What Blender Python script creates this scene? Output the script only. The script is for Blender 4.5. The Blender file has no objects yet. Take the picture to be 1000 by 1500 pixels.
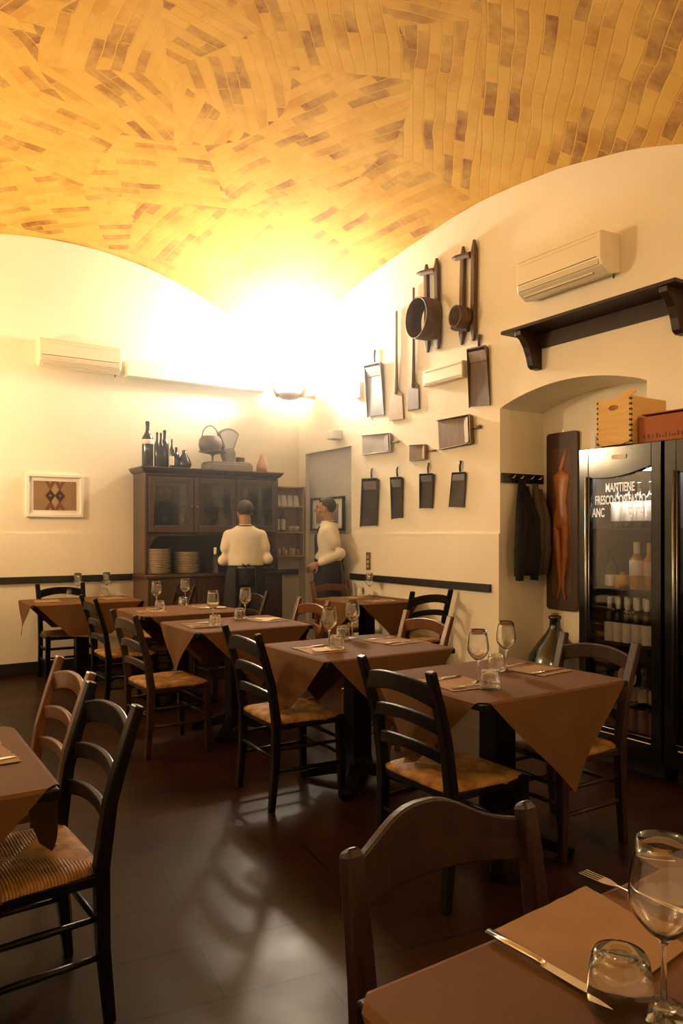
import bpy, bmesh, math, random
import numpy as np
from mathutils import Vector, Matrix
random.seed(7)
R = math.radians
PI = math.pi
scene = bpy.context.scene
COL = scene.collection

# ------------------------------------------------------------------ camera
TH = R(32.8)
CAMH = 1.38
cam_d = bpy.data.cameras.new('camera')
cam_d.sensor_fit = 'VERTICAL'
cam_d.sensor_height = 36
cam_d.lens = 26.4
cam_d.shift_y = 31 / 1500
cam_d.clip_start = 0.05
cam = bpy.data.objects.new('camera', cam_d)
COL.objects.link(cam)
cam.location = (0, 0, CAMH)
cam.rotation_euler = (R(90), 0, -TH)
scene.camera = cam

# ------------------------------------------------------------------ light and exposure
scene.view_settings.view_transform = 'Standard'
scene.view_settings.look = 'None'
scene.view_settings.exposure = 0.30
scene.view_settings.gamma = 1
scene.view_settings.use_curve_mapping = False
scene.cycles.use_denoising = True
scene.cycles.max_bounces = 10
scene.cycles.transparent_max_bounces = 24
scene.cycles.sample_clamp_indirect = 6
scene.cycles.caustics_reflective = False
scene.cycles.caustics_refractive = False
world = bpy.data.worlds.new('world')
world.use_nodes = True
world.node_tree.nodes['Background'].inputs[0].default_value = (1.0, 0.7, 0.4, 1)
world.node_tree.nodes['Background'].inputs[1].default_value = 0.02
scene.world = world
# thin haze added round the far corner's lamp to stand in for lens glare
_nt = world.node_tree
_g = _nt.nodes.new('ShaderNodeNewGeometry'); _d = _nt.nodes.new('ShaderNodeVectorMath'); _d.operation = 'DISTANCE'
_nt.links.new(_g.outputs['Position'], _d.inputs[0]); _d.inputs[1].default_value = (4.0, 7.3, 3.0)
_r = _nt.nodes.new('ShaderNodeMapRange'); _r.interpolation_type = 'SMOOTHSTEP'
_nt.links.new(_d.outputs['Value'], _r.inputs[0])
_r.inputs[1].default_value = 0.8; _r.inputs[2].default_value = 3.0; _r.inputs[3].default_value = 0.30; _r.inputs[4].default_value = 0.0
_v = _nt.nodes.new('ShaderNodeVolumeScatter'); _v.inputs['Color'].default_value = (0.95, 0.93, 1.0, 1)
_nt.links.new(_r.outputs[0], _v.inputs['Density'])
_nt.links.new(_v.outputs[0], [n for n in _nt.nodes if n.type == 'OUTPUT_WORLD'][0].inputs['Volume'])
scene.cycles.volume_step_rate = 10.0
world.cycles.volume_step_size = 1.0
world.cycles.volume_sampling = 'MULTIPLE_IMPORTANCE'
scene.cycles.volume_max_steps = 8
scene.cycles.volume_bounces = 0
# uplights, the last two added for fill out of view: (x, y, z of the bowl), watts, colour
UPLIGHTS = [
    ((4.14, 7.52, 2.91), 760, (1.0, 0.91, 0.78)),
    ((-0.70, 6.7, 2.10), 190, (1.0, 0.77, 0.48)),
    ((4.12, -0.9, 2.3), 45, (1.0, 0.73, 0.42)),
    ((-0.70, 1.6, 2.3), 60, (1.0, 0.73, 0.42)),
]

# ------------------------------------------------------------------ helpers
def meta(o, label=None, cat=None, group=None, kind=None):
    if label: o['label'] = label
    if cat: o['category'] = cat
    if group: o['group'] = group
    if kind: o['kind'] = kind
    return o

def thing(name, label, cat, loc=(0, 0, 0), rz=0, group=None):
    o = bpy.data.objects.new(name, None)
    o.empty_display_size = 0.05
    COL.objects.link(o)
    o.location = loc
    o.rotation_euler = (0, 0, rz)
    return meta(o, label, cat, group)

def obj(name, bm, mat, parent=None, smooth=False, bevel=0, world=False, label=None):
    bmesh.ops.recalc_face_normals(bm, faces=bm.faces[:])
    me = bpy.data.meshes.new(name)
    bm.to_mesh(me); bm.free()
    for m in (mat if isinstance(mat, (list, tuple)) else [mat]):
        me.materials.append(m)
    if smooth:
        for p in me.polygons: p.use_smooth = True
    o = bpy.data.objects.new(name, me)
    COL.objects.link(o)
    if bevel:
        b = o.modifiers.new('bevel', 'BEVEL'); b.width = bevel; b.segments = 2
        b.limit_method = 'ANGLE'; b.angle_limit = R(40)
    if parent:
        o.parent = parent
        if world:
            M = Matrix.Identity(4); q = parent
            ch = []
            while q:
                ch.append(q); q = q.parent
            for q in reversed(ch):
                M = M @ q.matrix_parent_inverse @ (Matrix.Translation(q.location) @ q.rotation_euler.to_matrix().to_4x4())
            o.matrix_parent_inverse = M.inverted()
    if label: o['label'] = label
    return o

def copy_tree(o, parent=None):
    c = o.copy(); COL.objects.link(c); c.parent = parent
    for ch in KIDS(o): copy_tree(ch, c)
    return c
def KIDS(o):
    return [x for x in COL.objects if x.parent == o]
def place_copy(src, loc, rz=0, label=None, group=None):
    c = copy_tree(src)
    c.location = loc; c.rotation_euler = (0, 0, rz)
    return meta(c, label, None, group)

def N(): return bmesh.new()

def box(bm, lo, hi, M=None, mi=0):
    x0, y0, z0 = lo; x1, y1, z1 = hi
    vs = [bm.verts.new(v) for v in ((x0,y0,z0),(x1,y0,z0),(x1,y1,z0),(x0,y1,z0),(x0,y0,z1),(x1,y0,z1),(x1,y1,z1),(x0,y1,z1))]
    if M is not None:
        for v in vs: v.co = M @ v.co
    fs = [bm.faces.new([vs[i] for i in f]) for f in ((0,3,2,1),(4,5,6,7),(0,1,5,4),(1,2,6,5),(2,3,7,6),(3,0,4,7))]
    for f in fs: f.material_index = mi
    return vs

def ringtube(bm, pts, rads, seg=10, cap=True, sx=1.0, up=(0, 0, 1), mi=0, aspect=None):
    """swept tube; rads a list of r or (ra, rb); ra along 'side', rb along 'up-ish'"""
    pts = [Vector(p) for p in pts]
    n = len(pts); rings = []
    for i, p in enumerate(pts):
        t = (pts[min(i+1, n-1)] - pts[max(i-1, 0)]).normalized()
        u = Vector(up)
        if abs(t.dot(u)) > 0.97: u = Vector((0, 1, 0)) if abs(t.y) < 0.9 else Vector((1, 0, 0))
        s = t.cross(u).normalized(); w = s.cross(t).normalized()
        r = rads[i] if isinstance(rads, (list, tuple)) else rads
        ra, rb = r if isinstance(r, tuple) else (r, r)
        rings.append([bm.verts.new(p + s * ra * math.cos(2*PI*k/seg) + w * rb * math.sin(2*PI*k/seg)) for k in range(seg)])
    for a, b in zip(rings, rings[1:]):
        for k in range(seg):
            f = bm.faces.new((a[k], a[(k+1) % seg], b[(k+1) % seg], b[k])); f.material_index = mi
    if cap:
        f = bm.faces.new(rings[0][::-1]); f.material_index = mi
        f = bm.faces.new(rings[-1]); f.material_index = mi
    return rings

def rectsweep(bm, pts, sizes, side):
    """box section swept along pts; sizes (half side, half other); side = fixed side axis"""
    pts = [Vector(p) for p in pts]; s = Vector(side).normalized(); n = len(pts); rings = []
    for i, p in enumerate(pts):
        t = (pts[min(i+1, n-1)] - pts[max(i-1, 0)]).normalized()
        w = t.cross(s).normalized()
        a, b = sizes[i] if isinstance(sizes, list) else sizes
        rings.append([bm.verts.new(p + s*a*i1 + w*b*i2) for i1, i2 in ((-1,-1),(1,-1),(1,1),(-1,1))])
    for A, B in zip(rings, rings[1:]):
        for k in range(4): bm.faces.new((A[k], A[(k+1)%4], B[(k+1)%4], B[k]))
    bm.faces.new(rings[0][::-1]); bm.faces.new(rings[-1])

def lathe(bm, prof, c=(0, 0, 0), seg=24, mi=0, axis=None):
    """prof list of (r,z), open ends closed when r==0"""
    c = Vector(c); rings = []
    Q = Matrix.Identity(3) if axis is None else Vector((0, 0, 1)).rotation_difference(Vector(axis)).to_matrix()
    for r, z in prof:
        if r <= 1e-6: rings.append([bm.verts.new(c + Q @ Vector((0, 0, z)))])
        else: rings.append([bm.verts.new(c + Q @ Vector((r*math.cos(2*PI*k/seg), r*math.sin(2*PI*k/seg), z))) for k in range(seg)])
    for a, b in zip(rings, rings[1:]):
        for k in range(seg):
            k2 = (k+1) % seg
            if len(a) == 1 and len(b) == 1: continue
            if len(a) == 1: f = bm.faces.new((a[0], b[k2], b[k]))
            elif len(b) == 1: f = bm.faces.new((a[k], a[k2], b[0]))
            else: f = bm.faces.new((a[k], a[k2], b[k2], b[k]))
            f.material_index = mi

def prism(bm, poly, O, U, V, T, mi=0):
    """poly 2-D list, origin O, axes U V, thickness vector T"""
    O, U, V, T = Vector(O), Vector(U), Vector(V), Vector(T)
    a = [bm.verts.new(O + U*p[0] + V*p[1]) for p in poly]
    b = [bm.verts.new(O + U*p[0] + V*p[1] + T) for p in poly]
    f1 = bm.faces.new(a); f2 = bm.faces.new(b[::-1])
    fs = [f1, f2]
    n = len(poly)
    for i in range(n): fs.append(bm.faces.new((a[i], b[i], b[(i+1)%n], a[(i+1)%n])))
    for f in fs: f.material_index = mi

def ellipsoid(bm, c, r, seg=16, rings=10, M=None):
    c = Vector(c); prev = None; rows = []
    for i in range(rings+1):
        a = PI*i/rings
        if i in (0, rings): row = [Vector((0, 0, r[2]*math.cos(a)))]
        else: row = [Vector((r[0]*math.sin(a)*math.cos(2*PI*k/seg), r[1]*math.sin(a)*math.sin(2*PI*k/seg), r[2]*math.cos(a))) for k in range(seg)]
        if M is not None: row = [M @ v for v in row]
        rows.append([bm.verts.new(c+v) for v in row])
    for a, b in zip(rows, rows[1:]):
        for k in range(seg):
            k2 = (k+1) % seg
            if len(a) == 1: bm.faces.new((a[0], b[k], b[k2]))
            elif len(b) == 1: bm.faces.new((a[k], b[0], a[k2]))
            else: bm.faces.new((a[k], b[k], b[k2], a[k2]))

# ------------------------------------------------------------------ materials
def base_mat(name):
    m = bpy.data.materials.new(name); m.use_nodes = True
    nt = m.node_tree; b = nt.nodes['Principled BSDF']
    return m, nt, b

def mat(name, col, rough=0.5, metal=0.0, col2=None, scale=8, bump=0.0, bscale=None, stretch=None, coat=0, emit=None, spec=None):
    m, nt, b = base_mat(name)
    b.inputs['Base Color'].default_value = (*col, 1)
    b.inputs['Roughness'].default_value = rough
    b.inputs['Metallic'].default_value = metal
    if coat: b.inputs['Coat Weight'].default_value = coat
    if spec is not None: b.inputs['Specular IOR Level'].default_value = spec
    if emit:
        b.inputs['Emission Color'].default_value = (*emit[0], 1); b.inputs['Emission Strength'].default_value = emit[1]
    L = nt.links.new
    if col2 or bump:
        tc = nt.nodes.new('ShaderNodeTexCoord'); mp = nt.nodes.new('ShaderNodeMapping')
        L(tc.outputs['Object'], mp.inputs[0])
        if stretch: mp.inputs['Scale'].default_value = stretch
        ns = nt.nodes.new('ShaderNodeTexNoise'); ns.inputs['Scale'].default_value = scale; ns.inputs['Detail'].default_value = 5
        L(mp.outputs[0], ns.inputs['Vector'])
        if col2:
            rp = nt.nodes.new('ShaderNodeValToRGB')
            rp.color_ramp.elements[0].position = 0.35; rp.color_ramp.elements[1].position = 0.68
            rp.color_ramp.elements[0].color = (*col, 1); rp.color_ramp.elements[1].color = (*col2, 1)
            L(ns.outputs[0], rp.inputs[0]); L(rp.outputs[0], b.inputs['Base Color'])
        if bump:
            bp = nt.nodes.new('ShaderNodeBump'); bp.inputs['Strength'].default_value = bump; bp.inputs['Distance'].default_value = 0.01
            src = ns
            if bscale:
                src = nt.nodes.new('ShaderNodeTexNoise'); src.inputs['Scale'].default_value = bscale; src.inputs['Detail'].default_value = 4
                L(mp.outputs[0], src.inputs['Vector'])
            L(src.outputs[0], bp.inputs['Height']); L(bp.outputs[0], b.inputs['Normal'])
    return m

def glass_mat(name, col=(1, 1, 1), rough=0.0, ior=1.45, coat=0):
    m, nt, b = base_mat(name)
    b.inputs['Base Color'].default_value = (*col, 1)
    b.inputs['Roughness'].default_value = rough
    b.inputs['Transmission Weight'].default_value = 1
    b.inputs['IOR'].default_value = ior
    b.inputs['Coat Weight'].default_value = coat; b.inputs['Coat Roughness'].default_value = 0.02; b.inputs['Coat IOR'].default_value = 1.7
    return m

def pane_mat(name, tint=(1, 1, 1), refl=0.12):
    """thin pane: clear with a mirror-like sheen"""
    m = bpy.data.materials.new(name); m.use_nodes = True; nt = m.node_tree; nt.nodes.clear()
    o = nt.nodes.new('ShaderNodeOutputMaterial'); t = nt.nodes.new('ShaderNodeBsdfTransparent'); g = nt.nodes.new('ShaderNodeBsdfGlossy')
    t.inputs[0].default_value = (*tint, 1); g.inputs['Roughness'].default_value = 0.03
    mx = nt.nodes.new('ShaderNodeMixShader'); lw = nt.nodes.new('ShaderNodeFresnel'); lw.inputs[0].default_value = 1.5
    ad = nt.nodes.new('ShaderNodeMath'); ad.operation = 'ADD'; ad.inputs[1].default_value = refl
    nt.links.new(lw.outputs[0], ad.inputs[0]); nt.links.new(ad.outputs[0], mx.inputs[0])
    nt.links.new(t.outputs[0], mx.inputs[1]); nt.links.new(g.outputs[0], mx.inputs[2]); nt.links.new(mx.outputs[0], o.inputs[0])
    return m

M = {}
M['plaster'] = mat('cream_plaster', (0.82, 0.73, 0.56), 0.9, col2=(0.87, 0.78, 0.61), scale=1.6, bump=0.06, bscale=22)
M['shade_plaster'] = mat('shade_grey_plaster', (0.45, 0.42, 0.39), 0.9, col2=(0.50, 0.465, 0.43), scale=2, bump=0.05, bscale=22)  # doorway plaster with the recess's shade put into its colour
M['rail'] = mat('black_rail_paint', (0.013, 0.010, 0.009), 0.45)
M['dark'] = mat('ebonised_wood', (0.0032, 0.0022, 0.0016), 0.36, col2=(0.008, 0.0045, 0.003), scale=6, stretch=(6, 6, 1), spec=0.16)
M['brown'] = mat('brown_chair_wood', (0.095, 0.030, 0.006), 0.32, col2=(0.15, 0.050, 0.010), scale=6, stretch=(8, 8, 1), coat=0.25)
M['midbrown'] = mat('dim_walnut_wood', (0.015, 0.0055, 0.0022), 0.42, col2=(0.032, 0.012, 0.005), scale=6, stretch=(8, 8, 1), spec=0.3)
M['paper'] = mat('brown_paper', (0.095, 0.041, 0.010), 0.8, col2=(0.115, 0.051, 0.013), scale=5, bump=0.12, bscale=14, spec=0.2)
M['mat'] = mat('butcher_paper', (0.23, 0.125, 0.046), 0.75, col2=(0.27, 0.15, 0.058), scale=9, bump=0.1, spec=0.2)
M['napkin'] = mat('pale_paper_napkin', (0.62, 0.48, 0.33), 0.8, bump=0.1, scale=30)
M['steel'] = mat('polished_steel', (0.75, 0.70, 0.62), 0.18, metal=1)
M['handle'] = mat('dull_chrome', (0.28, 0.26, 0.24), 0.3, metal=1)
M['steel_dark'] = mat('satin_aluminium', (0.55, 0.52, 0.48), 0.3, metal=1)
M['glass'] = glass_mat('clear_glass', ior=1.22, coat=1)
M['tglass'] = glass_mat('tumbler_glass', ior=1.16, coat=1)
M['pane'] = pane_mat('cabinet_pane', (0.92, 0.9, 0.86), 0.03)
M['fpane'] = pane_mat('fridge_pane', (0.9, 0.9, 0.9), 0.0)
M['darkglass'] = mat('dark_bottle_glass', (0.012, 0.012, 0.010), 0.08, spec=0.8)
M['greenglass'] = mat('green_black_glass', (0.010, 0.014, 0.010), 0.12, spec=0.8)
M['blackgloss'] = mat('black_gloss_enamel', (0.006, 0.0055, 0.0055), 0.13, coat=0.15)
M['blackmatt'] = mat('matt_black', (0.012, 0.011, 0.010), 0.6)
M['white'] = mat('white_paint', (0.82, 0.76, 0.66), 0.5)
M['acwhite'] = mat('ivory_plastic', (0.80, 0.70, 0.50), 0.4)
M['acgrey'] = mat('ivory_louvre', (0.62, 0.53, 0.36), 0.4)
M['label'] = mat('paper_label', (0.80, 0.74, 0.64), 0.6)
M['cream_label'] = mat('beige_label', (0.55, 0.38, 0.20), 0.6)
M['cabinet'] = mat('walnut_cabinet', (0.050, 0.026, 0.014), 0.4, col2=(0.080, 0.042, 0.023), scale=4, stretch=(1, 1, 7), coat=0.15)
M['cabinet_dark'] = mat('cabinet_interior', (0.030, 0.015, 0.009), 0.6)
M['crate'] = mat('pine_crate', (0.62, 0.37, 0.10), 0.6, col2=(0.70, 0.44, 0.14), scale=5, stretch=(1, 1, 8))
M['carton'] = mat('brown_carton', (0.30, 0.085, 0.018), 0.7, col2=(0.34, 0.10, 0.022), scale=6)
M['toolwood'] = mat('old_dark_wood', (0.075, 0.040, 0.020), 0.6, col2=(0.13, 0.07, 0.035), scale=7, stretch=(6, 6, 1), bump=0.2)
M['toolpale'] = mat('pale_peel_wood', (0.33, 0.22, 0.11), 0.65, col2=(0.40, 0.27, 0.14), scale=7, stretch=(6, 6, 1))
M['toolmid'] = mat('worn_brown_wood', (0.15, 0.085, 0.04), 0.6, col2=(0.21, 0.125, 0.06), scale=7, stretch=(6, 6, 1), bump=0.15)
M['toolgrey'] = mat('weathered_grey_wood', (0.17, 0.15, 0.14), 0.55, col2=(0.24, 0.21, 0.19), scale=6)
M['toolpewter'] = mat('pale_grey_wood', (0.34, 0.30, 0.26), 0.55, col2=(0.43, 0.38, 0.32), scale=6)
M['tindark'] = mat('dark_scoop_wood', (0.045, 0.037, 0.032), 0.32, col2=(0.075, 0.06, 0.05), scale=6)
M['skin'] = mat('skin', (0.40, 0.22, 0.13), 0.55)
M['hair'] = mat('dark_grey_hair', (0.045, 0.035, 0.03), 0.7, bump=0.3, scale=120)
M['shirt'] = mat('cream_shirt', (0.80, 0.70, 0.54), 0.85, bump=0.35, scale=14)
M['apron'] = mat('black_apron', (0.016, 0.015, 0.018), 0.85, bump=0.2, scale=20)
M['coat'] = mat('black_wool', (0.010, 0.009, 0.010), 0.95, bump=0.3, scale=50)
M['coat2'] = mat('grey_brown_cloth', (0.085, 0.065, 0.05), 0.9, bump=0.3, scale=40)
M['porcelain'] = mat('white_porcelain', (0.72, 0.60, 0.45), 0.25)
M['amber'] = mat('amber_liquid', (0.50, 0.22, 0.03), 0.15)
M['gold'] = mat('gold_label', (0.60, 0.33, 0.05), 0.4)
M['carvewood'] = mat('dark_panel_wood', (0.035, 0.012, 0.006), 0.45, col2=(0.055, 0.018, 0.008), scale=5, stretch=(6, 6, 1))
M['figurewood'] = mat('honey_carved_wood', (0.27, 0.085, 0.018), 0.4, col2=(0.40, 0.14, 0.03), scale=4, stretch=(4, 4, 1))
M['text'] = mat('white_print', (0.85, 0.83, 0.78), 0.6, emit=((1, 0.93, 0.82), 0.25))
M['lamp_bowl'] = mat('ceramic_bowl', (0.40, 0.27, 0.16), 0.6)
M['scale_metal'] = mat('grey_scale_enamel', (0.22, 0.19, 0.17), 0.4)
M['scale_face'] = mat('scale_dial', (0.62, 0.58, 0.50), 0.35)
M['bag'] = mat('grey_pot_metal', (0.16, 0.13, 0.12), 0.5)
M['shelfwood'] = mat('light_shelf_wood', (0.48, 0.31, 0.16), 0.6)
M['terracotta'] = mat('terracotta', (0.5, 0.3, 0.18), 0.7)

def rush_mat():
    m, nt, b = base_mat('woven_rush'); L = nt.links.new
    tc = nt.nodes.new('ShaderNodeTexCoord'); sp = nt.nodes.new('ShaderNodeSeparateXYZ'); L(tc.outputs['Object'], sp.inputs[0])
    def mt(op, a, bb=None):
        n = nt.nodes.new('ShaderNodeMath'); n.operation = op
        for i, v in enumerate((a, bb)):
            if v is None: continue
            if isinstance(v, (int, float)): n.inputs[i].default_value = v
            else: L(v, n.inputs[i])
        return n.outputs[0]
    ax = mt('ABSOLUTE', sp.outputs[0]); ay = mt('ABSOLUTE', sp.outputs[1])
    side = mt('GREATER_THAN', ax, ay)
    # strands run square to the nearest rail; four triangles meet at the middle
    c = mt('ADD', mt('MULTIPLY', side, sp.outputs[1]), mt('MULTIPLY', mt('SUBTRACT', 1, side), sp.outputs[0]))
    nz = nt.nodes.new('ShaderNodeTexNoise'); nz.inputs['Scale'].default_value = 16; L(tc.outputs['Object'], nz.inputs['Vector'])
    w = mt('SINE', mt('ADD', mt('MULTIPLY', c, 700), mt('MULTIPLY', nz.outputs[0], 5)))
    rp = nt.nodes.new('ShaderNodeValToRGB'); L(nz.outputs[0], rp.inputs[0])
    rp.color_ramp.elements[0].position = 0.35; rp.color_ramp.elements[1].position = 0.65
    rp.color_ramp.elements[0].color = (0.20, 0.085, 0.012, 1); rp.color_ramp.elements[1].color = (0.46, 0.235, 0.042, 1)
    L(rp.outputs[0], b.inputs['Base Color']); b.inputs['Roughness'].default_value = 0.65
    bp = nt.nodes.new('ShaderNodeBump'); bp.inputs['Strength'].default_value = 0.6; bp.inputs['Distance'].default_value = 0.004
    L(w, bp.inputs['Height']); L(bp.outputs[0], b.inputs['Normal'])
    return m
M['rush'] = rush_mat()

def floor_mat():
    m, nt, b = base_mat('dark_floor_tiles'); L = nt.links.new
    g = nt.nodes.new('ShaderNodeNewGeometry'); mp = nt.nodes.new('ShaderNodeMapping'); L(g.outputs['Position'], mp.inputs[0])
    mp.inputs['Rotation'].default_value = (0, 0, R(8))
    br = nt.nodes.new('ShaderNodeTexBrick'); L(mp.outputs[0], br.inputs['Vector'])
    br.inputs['Scale'].default_value = 1; br.inputs['Brick Width'].default_value = 0.62; br.inputs['Row Height'].default_value = 0.31
    br.inputs['Mortar Size'].default_value = 0.004
    br.inputs['Color1'].default_value = (0.015, 0.0060, 0.0027, 1); br.inputs['Color2'].default_value = (0.024, 0.0092, 0.0040, 1); br.inputs['Mortar'].default_value = (0.003, 0.0015, 0.001, 1)
    ns = nt.nodes.new('ShaderNodeTexNoise'); ns.inputs['Scale'].default_value = 3; ns.inputs['Detail'].default_value = 8; L(g.outputs['Position'], ns.inputs['Vector'])
    mx = nt.nodes.new('ShaderNodeMix'); mx.data_type = 'RGBA'; mx.blend_type = 'MULTIPLY'; mx.inputs[0].default_value = 0.7
    rp = nt.nodes.new('ShaderNodeValToRGB'); rp.color_ramp.elements[0].position = 0.3; rp.color_ramp.elements[1].position = 0.7
    rp.color_ramp.elements[0].color = (0.45, 0.45, 0.5, 1); rp.color_ramp.elements[1].color = (1.3, 1.2, 1.1, 1)
    L(ns.outputs[0], rp.inputs[0]); L(br.outputs[0], mx.inputs[6]); L(rp.outputs[0], mx.inputs[7]); L(mx.outputs[2], b.inputs['Base Color'])
    rr = nt.nodes.new('ShaderNodeMapRange'); rr.inputs[3].default_value = 0.22; rr.inputs[4].default_value = 0.45
    L(ns.outputs[0], rr.inputs[0]); L(rr.outputs[0], b.inputs['Roughness']); b.inputs['Specular IOR Level'].default_value = 0.06
    bp = nt.nodes.new('ShaderNodeBump'); bp.inputs['Strength'].default_value = 0.25; bp.inputs['Distance'].default_value = 0.01
    L(ns.outputs[0], bp.inputs['Height']); L(bp.outputs[0], b.inputs['Normal'])
    return m
M['floor'] = floor_mat()

VC = (1.95, 5.3)      # centre of the vault's brick rosette
def vault_mat():
    m, nt, b = base_mat('ochre_vault_bricks'); L = nt.links.new
    def mt(op, a, bb=None, c=None):
        n = nt.nodes.new('ShaderNodeMath'); n.operation = op
        for i, v in enumerate((a, bb, c)):
            if v is None: continue
            if isinstance(v, (int, float)): n.inputs[i].default_value = v
            else: L(v, n.inputs[i])
        return n.outputs[0]
    g = nt.nodes.new('ShaderNodeNewGeometry')
    dn = nt.nodes.new('ShaderNodeTexNoise'); dn.inputs['Scale'].default_value = 1.1; dn.inputs['Detail'].default_value = 3; L(g.outputs['Position'], dn.inputs['Vector'])
    dv = nt.nodes.new('ShaderNodeVectorMath'); dv.operation = 'MULTIPLY_ADD'; L(dn.outputs['Color'], dv.inputs[0]); dv.inputs[1].default_value = (0.12, 0.12, 0); L(g.outputs['Position'], dv.inputs[2])
    sp = nt.nodes.new('ShaderNodeSeparateXYZ'); L(dv.outputs[0], sp.inputs[0])
    x = mt('SUBTRACT', sp.outputs[0], VC[0]); y = mt('SUBTRACT', sp.outputs[1], VC[1])
    ang = mt('ARCTAN2', y, x)
    rad = mt('SQRT', mt('ADD', mt('MULTIPLY', x, x), mt('MULTIPLY', y, y)))
    ringi = mt('FLOOR', mt('MULTIPLY', rad, 1.15))
    sec = mt('FLOOR', mt('ADD', mt('ADD', mt('MULTIPLY', ang, 8/(2*PI)), 0.5), mt('MULTIPLY', ringi, 0.37)))
    wn = nt.nodes.new('ShaderNodeTexWhiteNoise'); wn.noise_dimensions = '2D'
    cb = nt.nodes.new('ShaderNodeCombineXYZ'); L(sec, cb.inputs[0]); L(ringi, cb.inputs[1]); L(cb.outputs[0], wn.inputs['Vector'])
    jit = mt('MULTIPLY', mt('SUBTRACT', wn.outputs['Value'], 0.5), 1.7)
    rot1 = mt('ADD', mt('ADD', mt('MULTIPLY', mt('SUBTRACT', sec, mt('MULTIPLY', ringi, 0.37)), -2*PI/8), PI/2), jit)
    diag = mt('GREATER_THAN', mt('SUBTRACT', sp.outputs[0], mt('MULTIPLY', sp.outputs[1], 0.93)), 0.05)
    rot = mt('ADD', mt('MULTIPLY', diag, R(-48)), mt('MULTIPLY', mt('SUBTRACT', 1, diag), rot1))
    vr = nt.nodes.new('ShaderNodeVectorRotate'); vr.rotation_type = 'Z_AXIS'
    cx = nt.nodes.new('ShaderNodeCombineXYZ'); L(x, cx.inputs[0]); L(y, cx.inputs[1])
    L(cx.outputs[0], vr.inputs['Vector']); L(rot, vr.inputs['Angle'])
    br = nt.nodes.new('ShaderNodeTexBrick'); L(vr.outputs[0], br.inputs['Vector'])
    br.inputs['Scale'].default_value = 1; br.inputs['Brick Width'].default_value = 0.35; br.inputs['Row Height'].default_value = 0.080
    br.inputs['Mortar Size'].default_value = 0.005; br.inputs['Mortar Smooth'].default_value = 0.4
    br.inputs['Color1'].default_value = (0, 0, 0, 1); br.inputs['Color2'].default_value = (1, 1, 1, 1); br.inputs['Mortar'].default_value = (0.25, 0.25, 0.25, 1)
    rp = nt.nodes.new('ShaderNodeValToRGB'); L(br.outputs['Color'], rp.inputs[0]); e = rp.color_ramp.elements
    e[0].position = 0.0; e[0].color = (0.42, 0.215, 0.026, 1); e[1].position = 1.0; e[1].color = (0.17, 0.062, 0.010, 1)
    k = e.new(0.3); k.color = (0.48, 0.26, 0.038, 1)
    k = e.new(0.66); k.color = (0.36, 0.165, 0.018, 1)
    k = e.new(0.80); k.color = (0.18, 0.070, 0.010, 1)
    # worn limewash over the bricks
    n2 = nt.nodes.new('ShaderNodeTexNoise'); n2.inputs['Scale'].default_value = 2.2; n2.inputs['Detail'].default_value = 9; n2.inputs['Roughness'].default_value = 0.65
    L(vr.outputs[0], n2.inputs['Vector'])
    mp = nt.nodes.new('ShaderNodeMapRange'); L(n2.outputs[0], mp.inputs[0]); mp.inputs[1].default_value = 0.36; mp.inputs[2].default_value = 0.62; mp.inputs[3].default_value = 0.0; mp.inputs[4].default_value = 0.85
    mx = nt.nodes.new('ShaderNodeMix'); mx.data_type = 'RGBA'; L(mp.outputs[0], mx.inputs[0]); L(rp.outputs[0], mx.inputs[6]); mx.inputs[7].default_value = (0.52, 0.30, 0.060, 1)
    L(mx.outputs[2], b.inputs['Base Color']); b.inputs['Roughness'].default_value = 0.85; b.inputs['Specular IOR Level'].default_value = 0.2
    hb = mt('ADD', mt('MULTIPLY', br.outputs['Fac'], -0.6), mt('MULTIPLY', n2.outputs[0], 1.5))
    bp = nt.nodes.new('ShaderNodeBump'); bp.inputs['Strength'].default_value = 0.7; bp.inputs['Distance'].default_value = 0.012
    L(hb, bp.inputs['Height']); L(bp.outputs[0], b.inputs['Normal'])
    return m
M['vault'] = vault_mat()

# ------------------------------------------------------------------ room shell
XL, XR, YN, YF = -0.95, 4.47, -1.55, 7.90
NB = 4.985                       # back of the niche
def st(o):
    o['kind'] = 'structure'; return o
bm = N(); box(bm, (XL-0.2, YN-0.2, -0.1), (NB+0.2, YF+0.2, 0)); st(obj('floor', bm, M['floor']))

# vault over the bay
_fd = np.linspace(0, 3.15, 400)
_far = np.interp(_fd, [0, .4, .98, 1.54, 1.9, 2.19, 2.5, 2.87, 3.05, 3.15], [0, .015, .07, .133, .19, .267, .40, .657, .90, 1.117])
_near = np.interp(_fd, [0, .37, .87, 1.48, 1.875, 2.3, 2.7, 3.0, 3.15], [0, .02, .067, .19, .32, .50, .74, .98, 1.117])
def _sm(a):
    k = 31; p = np.concatenate([a[k:0:-1], a, np.linspace(a[-1], a[-1] + (a[-1]-a[-20])/20*k, k+1)[1:]])
    return np.convolve(p, np.ones(k)/k, 'same')[k:-k]
_far, _near = _sm(_far), _sm(_near)
YC = 4.75
def vault_z(X, Y):
    if Y < 1.6: Y = 3.2 - Y
    dy = Y - YC
    t = min(abs(dy), 3.15)
    b = float(np.interp(t, _fd, _far if dy > 0 else _near))
    sy = (t/3.15)**2
    dx = X - 1.76; s = min(abs(dx)/2.71, 1.0); sx = s*s
    a = 3.6 - math.sqrt(max(3.6**2 - min(abs(dx), 2.75)**2, 0))
    cy = (b - 0.39*sy)/0.727
    return 4.71 - 0.39*sy - 0.503*sx - cy*(a - 0.503*sx)
bm = N(); nx, ny = 90, 160; g = []
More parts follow.
